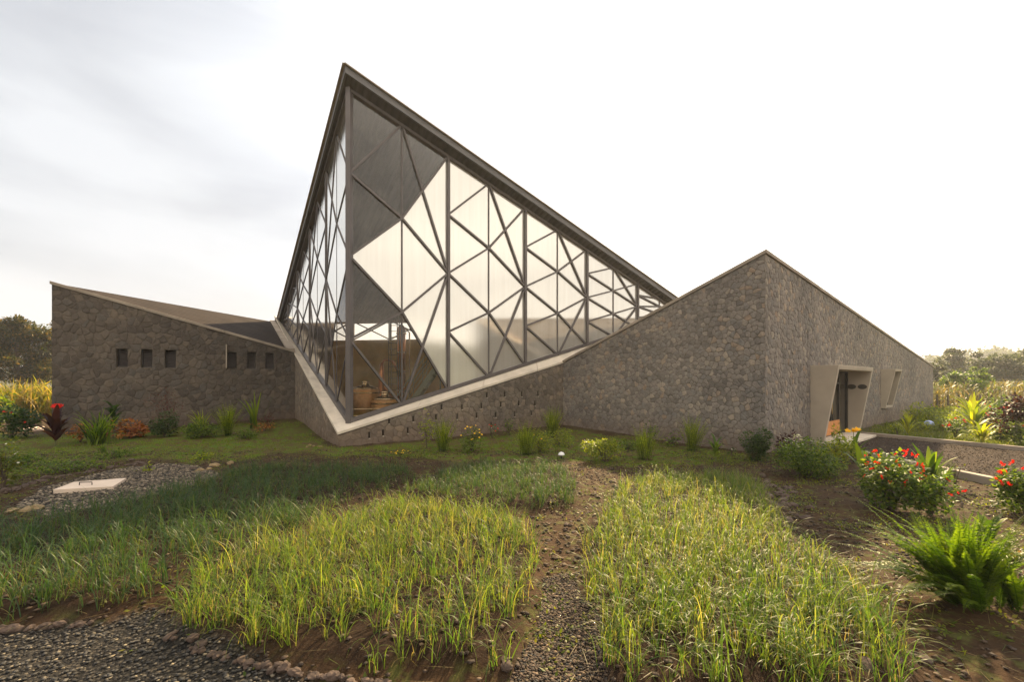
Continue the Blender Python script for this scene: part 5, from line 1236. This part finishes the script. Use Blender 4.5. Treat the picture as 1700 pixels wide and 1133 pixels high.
# ------------------------------------------------------------------ trees
def tree(x, y, h, W, m, label, name='leafy_tree', n=5000, ls=.25, nb=11, base=.25, group=None, cone=False, gaps=.5, bare=0):
    root = bpy.data.objects.new(name, None); COL.objects.link(root); root.location = (float(x), float(y), float(gz(x, y))); tag(root, label, 'tree', group)
    b = MB(); r = max(.06, h*.022); tips = []
    tr_ = [(0, 0, -.2), (h*.02, 0, h*.3), (-h*.015, 0, h*.62), (h*.01, 0, h*.95)]
    b.tube(tr_, [r*1.3, r, r*.6, r*.15], 9)
    for k in range(nb):
        f_ = base+(.95-base)*(k+.5)/nb; a = k*2.4+rng.normal(0, .3)
        reach = W*((1-f_)*1.15+.12 if cone else math.sin(min(1, (f_-base*.6)/(1-base*.6))*math.pi*.85+.25)*.85+.1)
        e = np.array([math.cos(a)*reach, math.sin(a)*reach, h*f_+reach*(.05 if cone else .35)]); s = np.array([0, 0, h*max(.15, f_-.12)])
        mid = (s+e)/2+[0, 0, h*.02]; b.tube([s, mid, e], [r*.5, r*.3, r*.08], 5)
        for _ in range(3): tips.append((s+(e-s)*rng.uniform(.45, 1.08)+rng.normal(0, W*.10, 3), W*rng.uniform(.16, .30)))
    _build(b, 'trunk', M_bark, root)
    k = rng.integers(0, len(tips), n); tc_ = np.array([t[0] for t in tips])[k]; tr2 = np.array([t[1] for t in tips])[k]
    d = sph(n)*rng.uniform(.2, 1, (n, 1))**.5; d[:, 2] *= .55; p = tc_+d*tr2[:, None]; dr = d+sph(n)*.8; ln = ls*rng.uniform(.6, 1.3, n)
    addpart('crown', [leaves(p, dr, sph(n)*.6+[0, 0, 1], ln, ln*.5, rng.uniform(0, 1, n))], m, root)
def wx(px, Y): return (px-CX)/F*Y
tree(wx(30, 38), 38, 6.6, 3.6, M_gold, 'large rust-tinged spreading tree beyond the left wing', n=30000, ls=.25, nb=20, name='spreading_tree')
tree(wx(-60, 40), 40, 6.2, 4.2, M_tree_hazed, 'dark green tree cut off by the left edge', n=8000, ls=.28, nb=12)
tree(wx(100, 55), 55, 8, 4.5, M_tree_hazed, 'dark tree hidden mostly behind the left wing', n=5000, ls=.3, nb=12)
# dry reeds left
def reeds(px, Y, n, h, spread, m, label, name='reed_clump'):
    root = bpy.data.objects.new(name, None); COL.objects.link(root); x = wx(px, Y); root.location = (float(x), Y, float(gz(x, Y))); tag(root, label, 'reeds')
    b0 = np.stack([rng.normal(0, spread, n), rng.normal(0, spread*.6, n), np.zeros(n)], 1)
    v, f, r, c = ribbons(b0, rng.uniform(0, 6.28, n), h*rng.uniform(.6, 1.15, n), rng.uniform(0, .35, n), rng.uniform(.2, 1.5, n), np.full(n, .05), rng.uniform(0, 1, n), 7); addpart('foliage', [(v, f, r)], m, root)
    k = rng.integers(0, n, n); 
    nn = n*4; idx = rng.integers(0, n, nn); j = rng.integers(2, 7, nn); p = c[idx, j]; d = sph(nn); d[:, 2] -= .3; ln = rng.uniform(.25, .6, nn)
    addpart('leaf_blades', [leaves(p, d, sph(nn)*.4+[0, 0, 1], ln, ln*.13, rng.uniform(0, 1, nn))], m, root)
M_reed = leafmat('reed_leaf', [(0, (.09,.12,.02)), (.4, (.2,.2,.035)), (.7, (.34,.24,.06)), (1, (.45,.30,.10))], .5)
reeds(62, 21, 420, 1.75, 1.0, M_reed, 'sunlit golden reeds beside the left end of the left wing')
reeds(15, 24, 300, 1.6, 1.1, M_reed, 'golden-green reeds at the far left edge under the big tree')
bush(-10, 715, 60, 70, M_green, 'bright green bush at the left margin below the reeds', n=900, ls=.14)
# dry maize field on the right, uncountable
def maize(n, x0, x1, y0, y1, h, name, label):
    x = rng.uniform(x0, x1, n); y = rng.uniform(y0, y1, n); k = (x/y > .93) & (x/y < 1.35); x, y = x[k], y[k]; n = len(x)
    b0 = np.stack([x, y, gz(x, y)], 1)
    v, f, r, c = ribbons(b0, rng.uniform(0, 6.28, n), h*rng.uniform(.7, 1.1, n), rng.uniform(0, .08, n), rng.uniform(0, .25, n), np.full(n, .05), rng.uniform(0, .6, n), 5)
    nn = n*7; idx = rng.integers(0, n, nn); j = rng.integers(1, 6, nn); p = c[idx, j]; az = rng.uniform(0, 6.28, nn)
    v2, f2, r2, _ = ribbons(p, az, rng.uniform(.3, .75, nn), rng.uniform(.3, .9, nn), rng.uniform(.8, 2.2, nn), np.full(nn, .06), rng.uniform(0, 1, nn), 4)
    V, Fq, Rn = cat_([(v, f, r), (v2, f2, r2)]); tag(_link(name, npmesh(name, V, Fq, Rn), M_dry), label, 'maize field', kind='stuff')
maize(7000, 24, 80, 27, 56, 1.55, 'maize_field', 'field of dry standing maize beyond the flower garden')
# fence posts along the maize
for i in range(9):
    px = 1556+i*18; Y = 25.8-i*.15; x = wx(px, Y); b = MB(); b.tube([(0, 0, -.1), (rng.normal(0, .03), 0, 1.15)], [.05, .04], 7); o = _build(b, 'fence_post', M_bark, None); o.location = (x, Y, float(gz(x, Y))); tag(o, 'rough wooden post in the line before the dry maize', 'fence post', 'posts along the maize field')
tree(wx(1583, 62), 62, 6.9, 2.9, M_tree_hazed, 'tallest pointed tree just right of the wing end, with a thin leader', n=6500, ls=.32, nb=15, cone=True, base=.18)
tree(wx(1556, 46), 46, 3.8, 1.5, M_tree_hazed, 'dark tree half hidden by the far wing corner', n=3000, ls=.25, nb=10)
tree(wx(1604, 31), 31, 2.5, 1.3, M_green, 'small flat-topped tree standing before the dry maize', n=2600, ls=.18, nb=7, base=.5, name='young_tree')
tree(wx(1618, 33), 33, 3.0, .8, M_green, 'slender young tree right of the flat-topped one', n=1100, ls=.17, nb=7, base=.4, name='young_tree')
tree(wx(1641, 52), 52, 5.0, 1.9, M_tree_hazed, 'airy tree with a visible bare trunk above the maize', n=2800, ls=.28, nb=10, base=.4)
tree(wx(1672, 50), 50, 4.4, 2.8, M_tree_hazed, 'broad hazy olive tree third from the right edge', n=6500, ls=.30, nb=14)
tree(wx(1712, 54), 54, 5.6, 3.0, M_tree_hazed, 'broad tree cut by the right edge above the maize', n=6000, ls=.32, nb=14)
tree(wx(1695, 85), 85, 6.6, 4.5, M_tree_hazed, 'tall dark dome-shaped tree behind the broad olive tree', n=6000, ls=.5, nb=14)
tree(wx(1622, 100), 100, 5.4, 4.5, M_tree_hazed, 'hazy round tree behind the pointed tree', n=5000, ls=.55, nb=12)
tree(wx(1655, 110), 110, 5.8, 4.5, M_tree_hazed, 'hazy tree second behind the airy one', n=5000, ls=.6, nb=12)
tree(wx(1560, 105), 105, 5.2, 4.5, M_tree_hazed, 'hazy tree far behind the wing corner', n=5000, ls=.6, nb=12)

# ------------------------------------------------------------------ hills with woods all round the horizon
def ridge(R0, hf, depth, name, n=420):
    a = np.linspace(0, 2*math.pi, n, endpoint=False); rows = []
    for k, (dr_, f_) in enumerate(((-1.0, 0), (-.6, .35), (-.25, .8), (0, 1), (.4, .9), (1, .3))):
        rr = R0+depth*dr_; rows.append(np.stack([np.sin(a)*rr, np.cos(a)*rr, hf(a)*f_-.5], 1))
    V = np.concatenate(rows); m_ = len(rows)
    Fq = np.array([[j*n+i, j*n+(i+1) % n, (j+1)*n+(i+1) % n, (j+1)*n+i] for j in range(m_-1) for i in range(n)])
    return V, Fq, a
def hf(a):
    # azimuth clockwise from the view direction; higher to the right and behind the camera
    z = 7+5*np.sin(a*3+.4)+3*np.sin(a*7+1)+1.2*np.sin(a*17)
    z = z+5*np.exp(-((a-1.02)/.35)**2)
    w_ = 1/(1+np.exp(-(a-1.9)/.08))*1/(1+np.exp((a-5.15)/.05)); z = z*(1-w_)+w_*(33+3*np.sin(a*5)+1.5*np.sin(a*13))
    return np.clip(z, 3, 60)
V, Fq, a_ = ridge(330, hf, 90, 'hills')
M_hill = plain('hill_ground', (.03,.04,.02), .95, 0, .3, .05, .5)
tag(_link('hills', npmesh('hills', V, Fq, smooth=True), M_hill), kind='structure')
# far wood: crowns over the hill, one mass
n = 5200; az = rng.uniform(0, 2*math.pi, n); fr = rng.uniform(-.55, .25, n); rr = 330+90*fr
zz = hf(az)*np.interp(fr, [-1, -.6, -.25, 0, .4], [0, .35, .8, 1, .9]); s = rng.uniform(2.0, 4.2, n)
c = np.stack([np.sin(az)*rr, np.cos(az)*rr, zz+s*.35], 1)
kk = 34; idx = np.repeat(np.arange(n), kk); d = sph(n*kk); p = c[idx]+d*s[idx][:, None]*np.array([1, 1, .8])*rng.uniform(.6, 1.05, (n*kk, 1)); ln = s[idx]*rng.uniform(.35, .6, n*kk)
v, f, r = leaves(p, d+sph(n*kk)*.8, d, ln, ln*.8, rng.uniform(0, 1, n*kk))
tag(_link('far_wood', npmesh('far_wood', v, f, r), M_tree_hazed), 'distant wooded ridge fading into haze', 'woods', kind='stuff')

# ------------------------------------------------------------------ the air
hz = MB(); hz.hexa([(-700, -700, -3), (700, -700, -3), (700, 700, -3), (-700, 700, -3)], [(-700, -700, 48), (700, -700, 48), (700, 700, 48), (-700, 700, 48)])
for i, f_ in enumerate(hz.f): pass
m = bpy.data.materials.new('haze'); m.use_nodes = True; t = m.node_tree; t.nodes.clear(); o = N(t, 'ShaderNodeOutputMaterial'); pv = N(t, 'ShaderNodeVolumePrincipled')
pv.inputs['Color'].default_value = (.96, .97, 1, 1); pv.inputs['Density'].default_value = .0008; pv.inputs['Anisotropy'].default_value = .35
L(t, pv.outputs[0], o.inputs['Volume'])
ho = hz.build('haze', m); tag(ho, kind='stuff', label='pale warm haze hanging over the distant fields and hills', cat='haze')
